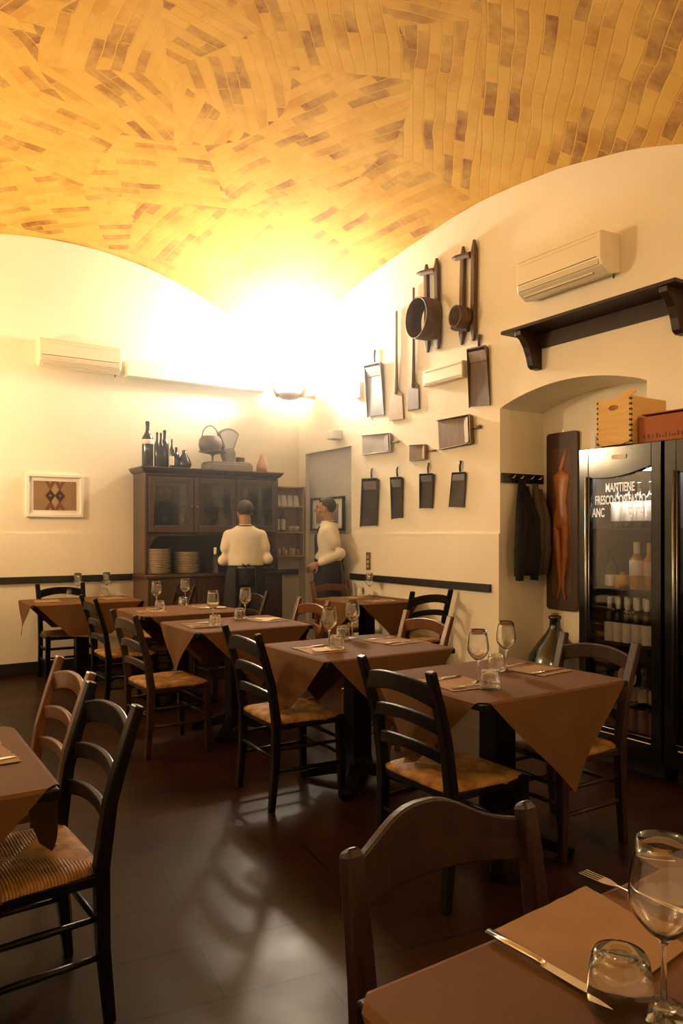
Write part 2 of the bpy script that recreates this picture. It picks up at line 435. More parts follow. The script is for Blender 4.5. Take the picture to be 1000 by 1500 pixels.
for i in range(nx+1):
    X = XL-0.03 + (XR-XL+0.06)*i/nx
    g.append([bm.verts.new((X, YN-0.03+(YF-YN+0.06)*j/ny, vault_z(X, min(max(YN-0.03+(YF-YN+0.06)*j/ny, -1.55), 7.9)))) for j in range(ny+1)])
for i in range(nx):
    for j in range(ny): bm.faces.new((g[i][j], g[i][j+1], g[i+1][j+1], g[i+1][j]))
ce = st(obj('ceiling', bm, M['vault'], smooth=True))
so = ce.modifiers.new('solid', 'SOLIDIFY'); so.thickness = 0.12; so.offset = 1
# keep the masonry above the visible skin
so.offset = -1 if ce.data.polygons[0].normal.z > 0 else -1
ce.data.flip_normals() if ce.data.polygons[0].normal.z > 0 else None

TOP = 4.9
bm = N()
box(bm, (XL-0.15, YF, 0), (NB+0.1, YF+0.15, TOP))
box(bm, (XL, YF-0.014, 0), (XR, YF, 1.38))
st(obj('wall_back', bm, M['plaster']))
bm = N(); box(bm, (XL-0.15, YN-0.15, 0), (XL, YF+0.0, TOP)); st(obj('wall_left', bm, M['plaster']))
bm = N(); box(bm, (XL, YN-0.15, 0), (NB+0.1, YN, TOP)); st(obj('wall_front', bm, M['plaster']))
# right wall with niche and doorway
NY0, NY1 = 3.14, 4.515
DY0, DY1, DZ = 6.74, 7.72, 2.32
bm = N()
box(bm, (XR, YN, 0), (NB, NY0, TOP))
box(bm, (XR-0.014, YN, 0), (XR, NY0, 1.38))
arc = []
for k in range(25):
    t = k/24; yy = NY0 + (NY1-NY0)*t
    arc.append((yy, 2.41 + 0.125*math.sin(PI*min(max(t, 0), 1))**0.8 - 0.0*t))
poly = arc + [(NY1, TOP), (NY0, TOP)]
prism(bm, poly, (XR, 0, 0), (0, 1, 0), (0, 0, 1), (NB-XR, 0, 0))
box(bm, (XR, NY1, 0), (NB, DY0, TOP))
box(bm, (XR-0.014, NY1, 0), (XR, DY0, 1.38))
box(bm, (XR, DY0, DZ), (NB, DY1, TOP))
box(bm, (XR, DY1, 0), (NB, YF, TOP))
box(bm, (NB, YN, 0), (NB+0.1, YF, TOP))
st(obj('wall_right', bm, M['plaster']))
# recessed doorway: upper face coloured grey for the shade on it
bm = N(); box(bm, (XR+0.05, DY0, 1.37), (NB, DY1, DZ)); st(obj('door_2', bm, M['shade_plaster']))
bm = N(); box(bm, (XR+0.04, DY0, 0), (NB, DY1, 1.37)); st(obj('door_3', bm, M['plaster']))
# rails and skirting
RZ0, RZ1 = 0.885, 0.952
bm = N(); box(bm, (XL, YF-0.04, RZ0), (2.44, YF-0.014, RZ1)); st(obj('trim_1', bm, M['rail'], bevel=0.004))
bm = N(); box(bm, (4.0, YF-0.04, RZ0), (XR-0.016, YF-0.014, RZ1)); st(obj('trim_2', bm, M['rail'], bevel=0.004))
bm = N(); box(bm, (XR-0.04, 4.60, RZ0), (XR-0.014, DY0-0.02, RZ1)); st(obj('trim_3', bm, M['rail'], bevel=0.004))
bm = N(); box(bm, (XL, YF-0.03, 0), (XR-0.016, YF-0.014, 0.11)); st(obj('baseboard_back', bm, M['rail'], bevel=0.003))
bm = N(); box(bm, (XR-0.03, NY1, 0), (XR-0.014, DY0, 0.11)); box(bm, (XR-0.03, YN, 0), (XR-0.014, NY0, 0.11)); st(obj('baseboard_right', bm, M['rail'], bevel=0.003))
bm = N(); box(bm, (XL, YN, 0), (XL+0.016, YF-0.03, 0.11)); st(obj('baseboard_left', bm, M['rail'], bevel=0.003))
# boxed duct along the back wall
bm = N(); box(bm, (2.36, YF-0.13, 3.02), (4.0, YF, 3.20)); st(obj('trim_4', bm, M['plaster'], bevel=0.01))
# small door in the back of the niche
bm = N()
box(bm, (NB-0.05, 3.24, 0), (NB, 3.29, 2.2)); box(bm, (NB-0.05, 3.93, 0), (NB, 3.98, 2.2)); box(bm, (NB-0.05, 3.29, 2.15), (NB, 3.93, 2.2))
dr = st(obj('door_1', bm, M['white'], bevel=0.004))
bm = N(); box(bm, (NB-0.022, 3.29, 0.0), (NB-0.002, 3.93, 2.15)); obj('door_panel', bm, M['acwhite'], dr)
bm = N(); box(bm, (NB-0.03, 3.36, 0.2), (NB-0.021, 3.86, 1.0)); box(bm, (NB-0.03, 3.36, 1.15), (NB-0.021, 3.86, 2.06)); obj('door_moulding', bm, M['white'], dr, bevel=0.006)

# ------------------------------------------------------------------ uplights
UPL = ['shallow ceramic uplight bowl in the far corner beside the air duct', 'shallow ceramic uplight bowl on the left wall', 'added ceramic uplight bowl for fill on the right wall behind the viewer', 'added ceramic uplight bowl for fill on the left wall beside the viewer']
for (p, W, c), lb in zip(UPLIGHTS, UPL):
    x, y, z = p
    t = thing('wall_uplight', lb, 'lamp', p)
    bm = N()
    prof = [(0.0, 0.0), (0.09, 0.0), (0.125, 0.02), (0.14, 0.05), (0.13, 0.06), (0.10, 0.045), (0, 0.04)]
    lathe(bm, prof, seg=32)
    for a in (-TH, PI-TH):
        c_, s_ = math.cos(a), math.sin(a)
        ringtube(bm, [(0.125*c_, 0.125*s_, 0.03), (0.165*c_, 0.165*s_, 0.10), (0.20*c_, 0.20*s_, 0.19), (0.24*c_, 0.24*s_, 0.31)], [(0.08, 0.03), (0.07, 0.028), (0.045, 0.018), (0.006, 0.006)], 10)
    obj('bowl', bm, M['lamp_bowl'], t, smooth=True)
    bm = N(); wx = XR if x > 2 else XL
    box(bm, (min(0, wx-x), -0.02, 0.03), (max(0, wx-x), 0.02, 0.07)); obj('arm', bm, M['lamp_bowl'], t)
    bm = N()
    lathe(bm, [(0, 0.05), (0.10, 0.055), (0.145, 0.09), (0.18, 0.16), (0.215, 0.27), (0.207, 0.27), (0.17, 0.165), (0.13, 0.10), (0, 0.07)], seg=32)
    obj('glass_diffuser', bm, mat('glowing_glass', (1, 1, 1), 0.4, emit=(c, 14 if W > 400 else 5)), t, smooth=True)
    bm = N(); ellipsoid(bm, (0, 0, 0.14), (0.05, 0.05, 0.06)); obj('bulb', bm, mat('lit_bulb', (1, 1, 1), 0.5, emit=(c, 40 if W > 100 else 8)), t, smooth=True)
    ld = bpy.data.lights.new('uplight_glow', 'POINT'); ld.energy = W; ld.color = c; ld.shadow_soft_size = 0.12
    lo = bpy.data.objects.new('uplight_glow', ld); COL.objects.link(lo); lo.location = (x, y, z + 0.40)

# ------------------------------------------------------------------ chairs
def chair_proto(kind, wood):
    t = thing('rush_chair', '', 'chair')
    w = 0.205
    for s in (-1, 1):
        bm = N()
        rectsweep(bm, [(s*w, -0.215, 0), (s*w, -0.195, 0.22), (s*w, -0.19, 0.44), (s*w, -0.215, 0.62), (s*(w+.004), -0.255, 0.76), (s*(w+.008), -0.295, 0.885)],
                  [(0.019, 0.015), (0.021, 0.018), (0.022, 0.021), (0.022, 0.018), (0.022, 0.016), (0.021, 0.014)], (1, 0, 0))
        obj('back_post', bm, wood, t, bevel=0.006)
        bm = N()
        rectsweep(bm, [(s*(w+.012), 0.185, 0), (s*(w+.01), 0.18, 0.2), (s*(w+.005), 0.175, 0.435)], [(0.016, 0.016), (0.02, 0.02), (0.021, 0.021)], (1, 0, 0))
        obj('leg', bm, wood, t, bevel=0.006)
    # arched ladder slats, bowed backwards
    for zc, hh, yb, rise in ((0.795, 0.034, -0.268, 0.032), (0.675, 0.024, -0.231, 0.026), (0.56, 0.022, -0.208, 0.022)):
        bm = N(); n = 12; A = []
        for i in range(n+1):
            u = -1 + 2*i/n
            x = u*w; y = yb - 0.024*(1-u*u); z = zc + rise*(1-u*u) - rise*0.3
            h = hh*(1 + 0.12*(abs(u)))
            A.append([bm.verts.new(v) for v in ((x, y-0.009, z-h), (x, y+0.009, z-h), (x, y+0.009, z+h), (x, y-0.009, z+h))])
        for a, b in zip(A, A[1:]):
            for k in range(4): bm.faces.new((a[k], a[(k+1)%4], b[(k+1)%4], b[k]))
        bm.faces.new(A[0][::-1]); bm.faces.new(A[-1])
        obj('back_slat', bm, wood, t, bevel=0.005)
    # rush seat, a pillow over the frame with a dished middle
    bm = N(); n = 16; g = []
    for i in range(n+1):
        row = []
        for j in range(n+1):
            u = -1+2*i/n; v = -1+2*j/n
            e = max(abs(u), abs(v)); ed = (1 - min(e, 1)**6)
            hx = 0.215 + 0.006*v - 0.012*(abs(v)**4)
            z = 0.437 + 0.020*ed - 0.012*(1-e)*1.2
            row.append(bm.verts.new((u*hx*(1-0.02*abs(v)**5), -0.005 + v*0.195*(1-0.02*abs(u)**5), z)))
        g.append(row)
    for i in range(n):
        for j in range(n): bm.faces.new((g[i][j], g[i+1][j], g[i+1][j+1], g[i][j+1]))
    ex = bmesh.ops.extrude_face_region(bm, geom=bm.faces[:])
    for v in [q for q in ex['geom'] if isinstance(q, bmesh.types.BMVert)]: v.co.z = 0.415
    obj('seat', bm, M['rush'], t, smooth=True)
    bm = N()
    box(bm, (-w, 0.165, 0.395), (w, 0.19, 0.425)); box(bm, (-w, -0.2, 0.395), (w, -0.18, 0.425))
    for s in (-1, 1): box(bm, (s*w-0.012, -0.19, 0.395), (s*w+0.012, 0.18, 0.425))
    obj('seat_frame', bm, wood, t, bevel=0.004)
    def stick(p0, p1, r=0.0095):
        bm = N(); p0, p1 = Vector(p0), Vector(p1)
        ringtube(bm, [p0, p0.lerp(p1, .5), p1], [r*.85, r*1.15, r*.85], 8)
        obj('stretcher', bm, wood, t, smooth=True)
    for s in (-1, 1):
        stick((s*w, -0.2, 0.30), (s*(w+.008), 0.178, 0.30)); stick((s*w, -0.2, 0.19), (s*(w+.01), 0.182, 0.19))
    stick((-w, 0.178, 0.31), (w, 0.178, 0.31)); stick((-w, 0.178, 0.23), (w, 0.178, 0.23)); stick((-w, -0.2, 0.26), (w, -0.2, 0.26))
    return t
chair_src = {}
SUNK = {'n': 0}
def place_chair(kind, x, y, rz, label, group=None):
    if kind not in chair_src:
        chair_src[kind] = chair_proto(kind, M[kind]); c = chair_src[kind]
        c.location = (x, y, 0); c.rotation_euler = (0, 0, rz)
        return meta(c, label, None, group)
    return place_copy(chair_src[kind], (x, y, 0), rz, label, group)
FX, NX, NYY, PY = -PI/2, PI/2, PI, 0.0
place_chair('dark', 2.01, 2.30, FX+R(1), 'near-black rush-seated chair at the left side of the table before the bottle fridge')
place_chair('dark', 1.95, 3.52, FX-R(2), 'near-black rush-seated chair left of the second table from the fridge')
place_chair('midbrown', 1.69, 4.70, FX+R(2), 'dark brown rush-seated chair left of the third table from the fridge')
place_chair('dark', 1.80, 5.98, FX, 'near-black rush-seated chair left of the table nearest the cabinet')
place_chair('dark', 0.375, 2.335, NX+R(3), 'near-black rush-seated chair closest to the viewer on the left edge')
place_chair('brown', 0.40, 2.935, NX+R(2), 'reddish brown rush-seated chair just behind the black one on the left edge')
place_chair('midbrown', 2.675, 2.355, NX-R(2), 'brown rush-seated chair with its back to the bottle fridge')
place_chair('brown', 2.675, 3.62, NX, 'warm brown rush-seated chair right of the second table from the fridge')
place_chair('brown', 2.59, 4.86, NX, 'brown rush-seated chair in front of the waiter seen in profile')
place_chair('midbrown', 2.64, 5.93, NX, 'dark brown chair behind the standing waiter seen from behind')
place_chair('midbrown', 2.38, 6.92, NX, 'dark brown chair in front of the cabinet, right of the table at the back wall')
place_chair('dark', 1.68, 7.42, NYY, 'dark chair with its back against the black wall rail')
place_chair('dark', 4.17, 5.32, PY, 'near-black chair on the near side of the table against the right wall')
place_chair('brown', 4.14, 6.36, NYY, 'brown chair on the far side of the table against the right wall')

# foreground chair with one broad shaped crest rail
def crest_chair(x, y, rz, label):
    t = thing('crest_chair', label, 'chair', (x, y, 0), rz); w = 0.215
    for s in (-1, 1):
        bm = N()
        rectsweep(bm, [(s*w, -0.225, 0), (s*w, -0.205, 0.22), (s*w, -0.20, 0.44), (s*w, -0.212, 0.60), (s*w, -0.235, 0.76), (s*w, -0.245, 0.812), (s*w, -0.252, 0.824)],
                  [(0.019, 0.016), (0.021, 0.019), (0.022, 0.022), (0.021, 0.02), (0.020, 0.018), (0.018, 0.018), (0.012, 0.014)], (1, 0, 0))
        obj('back_post', bm, M['midbrown'], t, bevel=0.007)
        bm = N(); rectsweep(bm, [(s*(w+.01), 0.185, 0), (s*w, 0.175, 0.43)], (0.02, 0.02), (1, 0, 0)); obj('leg', bm, M['dark'], t, bevel=0.006)
        for z in (0.2, 0.3):
            bm = N(); ringtube(bm, [(s*w, -0.2, z), (s*w, 0.18, z)], 0.01, 8); obj('stretcher', bm, M['dark'], t, smooth=True)
    bm = N(); n = 28; A = []
    for i in range(n+1):
        u = -1 + 2*i/n
        x_ = u*w
        top = 0.792 + 0.066*math.exp(-abs((u-0.08)/0.62)**2.6)
        bot = 0.712 + 0.008*(1-u*u)
        yb = -0.247 - 0.05*(1-u*u)
        A.append([bm.verts.new(v) for v in ((x_, yb-0.010+0.012, bot), (x_, yb+0.010+0.012, bot), (x_, yb+0.014, (top+bot)/2), (x_, yb+0.009, top), (x_, yb-0.011, top), (x_, yb-0.006, (top+bot)/2))])
    for a, b in zip(A, A[1:]):
        for k in range(6): bm.faces.new((a[k], a[(k+1)%6], b[(k+1)%6], b[k]))
    bm.faces.new(A[0][::-1]); bm.faces.new(A[-1])
    obj('crest_rail', bm, M['midbrown'], t, bevel=0.004)
    bm = N(); box(bm, (-w, -0.2, 0.40), (w, 0.19, 0.45)); obj('seat', bm, M['dark'], t, bevel=0.015)
    return t
crest_chair(0.945, 0.855, NYY, 'dark brown chair with a broad wavy crest rail in the foreground')

# ------------------------------------------------------------------ tables and paper cloths
TZ = 0.75
def paper_cloth(hx, hy, D, restx=False, resty=False):
    """square sheet laid cornerwise: its points hang over the table's sides"""
    bm = N(); d = D
    vs = [bm.verts.new(v) for v in ((d, 0, 0), (0, d, 0), (-d, 0, 0), (0, -d, 0))]
    bm.faces.new(vs)
    def cut(co, no):
        bmesh.ops.bisect_plane(bm, geom=bm.verts[:]+bm.edges[:]+bm.faces[:], plane_co=co, plane_no=no)
    for s in (-1, 1):
        for k in range(13): 
            o = -0.006 + 0.012*k if k < 2 else 0.006 + 0.035*(k-1)
            if hx + o < d: cut((s*(hx+o), 0, 0), (1, 0, 0))
            if hy + o < d: cut((0, s*(hy+o), 0), (0, 1, 0))
    for k in range(-7, 8):
        cut((k*hx/8, 0, 0), (1, 0, 0)); cut((0, k*hy/8, 0), (0, 1, 0))
    ph = random.random()*6
    for v in bm.verts:
        x, y = v.co.x, v.co.y; z = TZ + 0.0025 + 0.0015*(1+math.sin(9*x+ph)*math.sin(8*y))*0.6
        ex, ey = max(abs(x)-hx, 0), max(abs(y)-hy, 0)
        sx, sy = math.copysign(1, x), math.copysign(1, y)
        if ex > 0:
            fl = 0.006 + ex*(0.10 + 0.06*math.sin(5*y+ph)) + 0.012*math.sin(14*y+ph)*min(ex*4, 1)
            z -= ex*0.985; x = sx*(hx + fl)
            if restx and z < 0.468: x += sx*(0.468-z)*0.8; z = 0.468 + 0.004*math.sin(40*x)
        if ey > 0:
            fl = 0.006 + ey*(0.10 + 0.06*math.sin(5*x+ph)) + 0.012*math.sin(13*x+ph+1)*min(ey*4, 1)
            z -= ey*0.985; y = sy*(hy + fl)
            if resty and z < 0.468: y += sy*(0.468-z)*0.8; z = 0.468 + 0.004*math.sin(40*y)
        v.co = (x, y, z)
    return bm
def table(x, y, w, d, rz, label, cl_label, D=0.745, crz=0, cloth=True):
    t = thing('dining_table', label, 'table', (x, y, 0), rz)
    hx, hy = w/2, d/2
    bm = N(); box(bm, (-hx, -hy, TZ-0.028), (hx, hy, TZ)); obj('tabletop', bm, M['dark'], t, bevel=0.005)
    bm = N(); rectsweep(bm, [(0, 0, 0.05), (0, 0, 0.16), (0, 0, TZ-0.028)], [(0.075, 0.075), (0.058, 0.058), (0.056, 0.056)], (1, 0, 0)); obj('pedestal', bm, M['dark'], t, bevel=0.006)
    for k in range(4):
        a = PI/4 + k*PI/2; c, s = math.cos(a), math.sin(a)
        bm = N(); L_ = 0.32
        rectsweep(bm, [(0.02*c, 0.02*s, 0.10), (0.16*c, 0.16*s, 0.065), (L_*c, L_*s, 0.022)], [(0.03, 0.04), (0.028, 0.028), (0.026, 0.02)], (-s, c, 0))
        obj('foot', bm, M['dark'], t, bevel=0.005)
        bm = N(); rectsweep(bm, [(0.03*c, 0.03*s, TZ-0.045), (0.26*c, 0.26*s, TZ-0.038)], (0.02, 0.012), (-s, c, 0)); obj('bracket', bm, M['dark'], t)
    if cloth:
        o = obj('paper_tablecloth', paper_cloth(hx, hy, D, D != 0.80 and D != 0.71, D == 0.71 or rz == R(1) or w > 0.95), M['paper'])
        o.location = (x, y, 0); o.rotation_euler = (0, 0, rz)
        m = o.modifiers.new('solid', 'SOLIDIFY'); m.thickness = 0.0012; m.offset = 1
        meta(o, cl_label, 'tablecloth')
    return t
tables = {
 'T1': (2.345, 2.385, 0.84, 0.71, 0, 'table beside the bottle fridges'),
 'T2': (2.335, 3.46, 0.82, 0.70, 0, 'second table from the bottle fridge'),
 'T3': (2.215, 4.80, 0.84, 0.70, 0, 'third table from the bottle fridge'),
 'T7': (2.225, 5.90, 0.84, 0.74, 0, 'table nearest the cabinet front'),
 'T5': (1.76, 7.22, 0.98, 0.66, 0, 'table along the back wall'),
 'T6': (4.04, 5.83, 0.70, 0.76, 0, 'table under the wall scoops'),
 'T4': (1.03, 0.49, 0.92, 0.72, R(1), 'foreground table in the bottom right corner'),
 'T0': (0.0, 2.29, 0.84, 0.715, 0, 'front table at the left edge'),
 'T0b': (0.0, 3.03, 0.80, 0.71, 0, 'rear table at the left edge'),
}
for k, (x, y, w, d, rz, ds) in tables.items():
    D = {'T0b': 0.60, 'T5': 0.80, 'T4': 0.80, 'T6': 0.71}.get(k, 0.745)
    table(x, y, w, d, rz, 'dark wooden pedestal table, the ' + ds, 'brown paper sheet laid cornerwise on the ' + ds, D)

# ------------------------------------------------------------------ tableware
def wine_glass_proto():
    t = N()
    out = [(0, 0), (0.036, 0.0), (0.0365, 0.0015), (0.030, 0.003), (0.010, 0.007), (0.0042, 0.014), (0.0036, 0.05), (0.0040, 0.085), (0.008, 0.094), (0.026, 0.108), (0.040, 0.126), (0.0445, 0.142), (0.0435, 0.165), (0.038, 0.200), (0.034, 0.224)]
    inn = [(0.0328, 0.224), (0.0368, 0.200), (0.0422, 0.165), (0.0430, 0.142), (0.0385, 0.128), (0.025, 0.112), (0.010, 0.100), (0, 0.098)]
    lathe(t, out + inn, seg=28)
    return t
def tumbler_proto():
    t = N()   # standing upside down, thick base on top
    prof = [(0.0395, 0.0), (0.0415, 0.0), (0.0422, 0.02), (0.0405, 0.045), (0.037, 0.066), (0.033, 0.074), (0.027, 0.075), (0.016, 0.0725), (0, 0.072)]
    inn = [(0, 0.062), (0.024, 0.061), (0.033, 0.055), (0.0385, 0.040), (0.0404, 0.02), (0.0395, 0.0)]
    lathe(t, prof + inn, seg=28)
    return t
GSRC = {}
def put(kind, x, y, label, group=None, z=TZ+0.0055, rz=0, s=1.0):
    if kind not in GSRC:
        if kind == 'wine_glass': o = obj('wine_glass', wine_glass_proto(), M['glass'], smooth=True); o['category'] = 'wine glass'
        elif kind == 'tumbler': o = obj('tumbler', tumbler_proto(), M['tglass'], smooth=True); o['category'] = 'glass'
        GSRC[kind] = o
    else:
        o = GSRC[kind].copy(); COL.objects.link(o)
    o.location = (x, y, z); o.rotation_euler = (0, 0, rz); o.scale = (s, s, s)
    return meta(o, label, None, group)
def at(px, py, z=TZ):       # floor-plan point seen at a measured spot on a level plane
    d = 1100*(CAMH-z)/(py-781); u = (px-500)/1100
    return d*(math.sin(TH)+math.cos(TH)*u), d*(math.cos(TH)-math.sin(TH)*u)
G = {
 'T1': [('wine_glass', 700, 1003, 'left'), ('wine_glass', 741, 984, 'right'), ('tumbler', 717, 1011, 'left'), ('tumbler', 727, 984, 'right')],
 'T2': [('wine_glass', 482, 950, 'left'), ('wine_glass', 516, 936, 'right'), ('tumbler', 493, 952, 'left'), ('tumbler', 502, 937, 'right')],
 'T3': [('wine_glass', 312, 913, 'left'), ('wine_glass', 359, 906, 'right'), ('tumbler', 315, 918, 'left'), ('tumbler', 351, 907, 'right')],
 'T7': [('wine_glass', 229, 892, 'left'), ('wine_glass', 271, 885, 'right'), ('tumbler', 234, 894, 'left'), ('tumbler', 268, 888, 'right')],
 'T5': [('wine_glass', 114, 873, 'left'), ('wine_glass', 156, 871, 'right'), ('tumbler', 101, 874, 'left'), ('tumbler', 152, 873, 'right')],
 'T6': [('wine_glass', 541, 873, 'left'), ('wine_glass', 610, 876, 'right'), ('tumbler', 528, 872, 'left'), ('tumbler', 622, 877, 'right')],
 'T4': [('wine_glass', 972, 1487, 'only'), ('tumbler', 908, 1484, 'only')],
}
for k, L_ in G.items():
    for kind, px, py, side in L_:
        x, y = at(px, py)
        nm = 'stemmed wine glass' if kind == 'wine_glass' else 'upside-down water tumbler'
        lb = (side + ' ' + nm if side != 'only' else 'clear ' + nm) + ' on the ' + tables[k][5]
        put(kind, x, y, lb)

def sheet(cx, cy, w, d, rz, label, m='mat', name='paper_placemat', z=TZ+0.0075, cat='placemat', seed=0):
    rnd = random.Random(seed); bm = N(); n = 14; pts = []
    def edge(p, q):
        for i in range(n):
            t = i/n; j = 0.0 if i == 0 else rnd.uniform(-0.004, 0.004)
            pts.append((p[0]+(q[0]-p[0])*t + j, p[1]+(q[1]-p[1])*t + j))
    c = [(-w/2, -d/2), (w/2, -d/2), (w/2, d/2), (-w/2, d/2)]
    for a in range(4): edge(c[a], c[(a+1)%4])
    prism(bm, pts, (0, 0, 0), (1, 0, 0), (0, 1, 0), (0, 0, 0.0012))
    o = obj(name, bm, M[m]); o.location = (cx, cy, z); o.rotation_euler = (0, 0, rz)
    return meta(o, label, cat)
def knife(x, y, rz, label, z=TZ+0.0095):
    t = thing('table_knife', label, 'knife', (x, y, z), rz)
    bm = N(); prism(bm, [(-0.008, 0.0), (0.008, 0.0), (0.010, 0.06), (0.009, 0.095), (0.002, 0.118), (-0.008, 0.10)], (0, 0, 0), (1, 0, 0), (0, 1, 0), (0, 0, 0.0016)); obj('blade', bm, M['steel'], t)
    bm = N(); ringtube(bm, [(0, 0.002, 0.003), (0, -0.01, 0.004), (0, -0.06, 0.004), (0, -0.105, 0.004)], [(0.006, 0.002), (0.0065, 0.0035), (0.008, 0.004), (0.0085, 0.0035)], 10); obj('handle', bm, M['steel'], t, smooth=True)
    return t
def fork(x, y, rz, label, z=TZ+0.0095):
    t = thing('table_fork', label, 'fork', (x, y, z), rz)
    bm = N(); ringtube(bm, [(0, -0.10, 0.004), (0, -0.03, 0.004), (0, 0.03, 0.006)], [(0.0085, 0.0025), (0.004, 0.002), (0.0035, 0.002)], 8); obj('handle', bm, M['steel'], t, smooth=True)
    bm = N(); prism(bm, [(-0.004, 0.03), (0.004, 0.03), (0.012, 0.05), (0.012, 0.062), (-0.012, 0.062), (-0.012, 0.05)], (0, 0, 0.004), (1, 0, 0), (0, 1, 0), (0, 0, 0.002))
    for k in range(4):
        xx = -0.0105 + 0.007*k; box(bm, (xx-0.0013, 0.062, 0.004), (xx+0.0013, 0.10, 0.006))
    obj('tines', bm, M['steel'], t)
    return t
# one place per long side of each table
for k in ('T1', 'T2', 'T3', 'T7', 'T6', 'T5', 'T0', 'T0b'):
    x, y, w, d, rz, ds = tables[k]
    for s, nm in ((-1, 'left'), (1, 'right')):
        if k == 'T6':
            cx, cy, a = x, y + s*0.22, (0 if s > 0 else PI); nm = 'near' if s < 0 else 'far'
        elif k == 'T5' :
            cx, cy, a = x + s*0.30, y+0.02, s*PI/2
        else:
            cx, cy, a = x + s*0.255, y + (0.03 if s > 0 else -0.02), s*PI/2
        sheet(cx, cy, 0.27, 0.22, a + R(6*s), 'torn butcher-paper placemat at the %s of the %s' % (nm, ds), seed=hash((k, s)) % 97 if False else len(k)*7+s+int(x*31))
        if k in ('T5', 'T0b'): continue
        dx, dy = math.cos(a), math.sin(a)
        knife(cx - 0.085*dx, cy - 0.085*dy, a + PI + R(4), 'steel table knife at the %s of the %s' % (nm, ds))
        fork(cx + 0.09*dx, cy + 0.09*dy, a + PI, 'steel table fork at the %s of the %s' % (nm, ds))
sheet(2.50, 4.86, 0.16, 0.13, R(20), 'pale folded paper napkin at the right of the third table from the fridge', 'napkin', 'paper_napkin', TZ+0.012, 'napkin', 4)
sheet(2.10, 3.40, 0.15, 0.11, R(-12), 'pale folded paper napkin at the left of the second table from the fridge', 'napkin', 'paper_napkin', TZ+0.012, 'napkin', 5)
sheet(2.52, 5.83, 0.14, 0.11, R(-25), 'pale folded paper napkin on the table nearest the cabinet front', 'napkin', 'paper_napkin', TZ+0.012, 'napkin', 6)
# foreground place
x, y = at(850, 1378)
ang = math.atan2(at(860, 1470)[1]-at(722, 1378)[1], at(860, 1470)[0]-at(722, 1378)[0])
mt_ = N()
q = [at(722, 1371), at(858, 1305), at(1010, 1395), at(895, 1475)]
q = [Vector((a, b, 0)) for a, b in q]
c0 = sum(q, Vector())/4
pts = []
rnd = random.Random(3)
for i in range(4):
    for j in range(12):
        p = q[i].lerp(q[(i+1)%4], j/12) - c0
        jj = 0 if j == 0 else rnd.uniform(-0.0012, 0.0012)
        pts.append((p.x+jj, p.y+jj))
prism(mt_, pts, (0, 0, 0), (1, 0, 0), (0, 1, 0), (0, 0, 0.0015))
o = obj('paper_placemat', mt_, M['mat']); o.location = (c0.x, c0.y, TZ+0.0075); meta(o, 'square butcher-paper placemat in the bottom right foreground', 'placemat')
a0, a1 = at(716, 1377), at(888, 1476)
dx, dy = a1[0]-a0[0], a1[1]-a0[1]
k_ = knife((a0[0]+a1[0])/2, (a0[1]+a1[1])/2, math.atan2(dy, dx) - PI/2, 'steel knife along the left of the foreground placemat')
k_.scale = (0.95, 1.0, 1)
a0, a1 = at(866, 1303), at(960, 1345)
fork((a0[0]+a1[0])/2+0.02, (a0[1]+a1[1])/2-0.005, math.atan2(a1[1]-a0[1], a1[0]-a0[0]) + PI/2, 'steel fork behind the foreground placemat')

# ------------------------------------------------------------------ glazed cabinet
CX0, CX1, CY0, CY1 = 2.456, 3.985, 7.50, YF-0.016
cab = thing('glazed_cabinet', 'large dark wooden dresser with glazed doors against the back wall', 'cabinet', ((CX0+CX1)/2, (CY0+CY1)/2, 0))
def cp(name, fn, m='cabinet', bevel=0.005, parent=None, **k):
    bm = N(); fn(bm); return obj(name, bm, M[m], parent or cab, bevel=bevel, world=True, **k)
cp('base_cabinet', lambda b: (box(b, (CX0, CY0-0.10, 0.0), (CX1, CY1, 0.925))))
cp('counter', lambda b: box(b, (CX0-0.02, CY0-0.13, 0.925), (CX1+0.03, CY1, 0.955)))
cp('side_panel', lambda b: box(b, (CX0, CY0, 0.955), (CX0+0.03, CY1, 2.0)))
cp('side_panel', lambda b: box(b, (CX1-0.03, CY0, 0.955), (CX1, CY1, 2.0)))
cp('back_panel', lambda b: box(b, (CX0+0.03, CY1-0.02, 0.955), (CX1-0.03, CY1, 2.0)), 'cabinet_dark')
cp('shelf', lambda b: box(b, (CX0+0.03, CY0+0.015, 1.35), (CX1-0.03, CY1-0.02, 1.38)))
cp('shelf', lambda b: box(b, (CX0+0.03, CY0+0.04, 1.655), (CX1-0.03, CY1-0.02, 1.675)), 'cabinet')
cp('top_panel', lambda b: box(b, (CX0+0.03, CY0+0.01, 1.975), (CX1-0.03, CY1-0.02, 2.0)))
def cornice(b):
    pr = [(0, 0), (0.015, 0.005), (0.03, 0.02), (0.045, 0.04), (0.05, 0.05), (0.05, 0.06)]
    for (o0, z0), (o1, z1) in zip(pr, pr[1:]): pass
    rings = []
    for o_, z_ in pr:
        rings.append([b.verts.new(v) for v in ((CX0-o_, CY0-o_, 2.0+z_), (CX1+o_, CY0-o_, 2.0+z_), (CX1+o_, CY1, 2.0+z_), (CX0-o_, CY1, 2.0+z_))])
    for A, B in zip(rings, rings[1:]):
        for k in range(4): b.faces.new((A[k], A[(k+1)%4], B[(k+1)%4], B[k]))
    b.faces.new(rings[0][::-1]); b.faces.new(rings[-1])
cp('cornice', cornice)
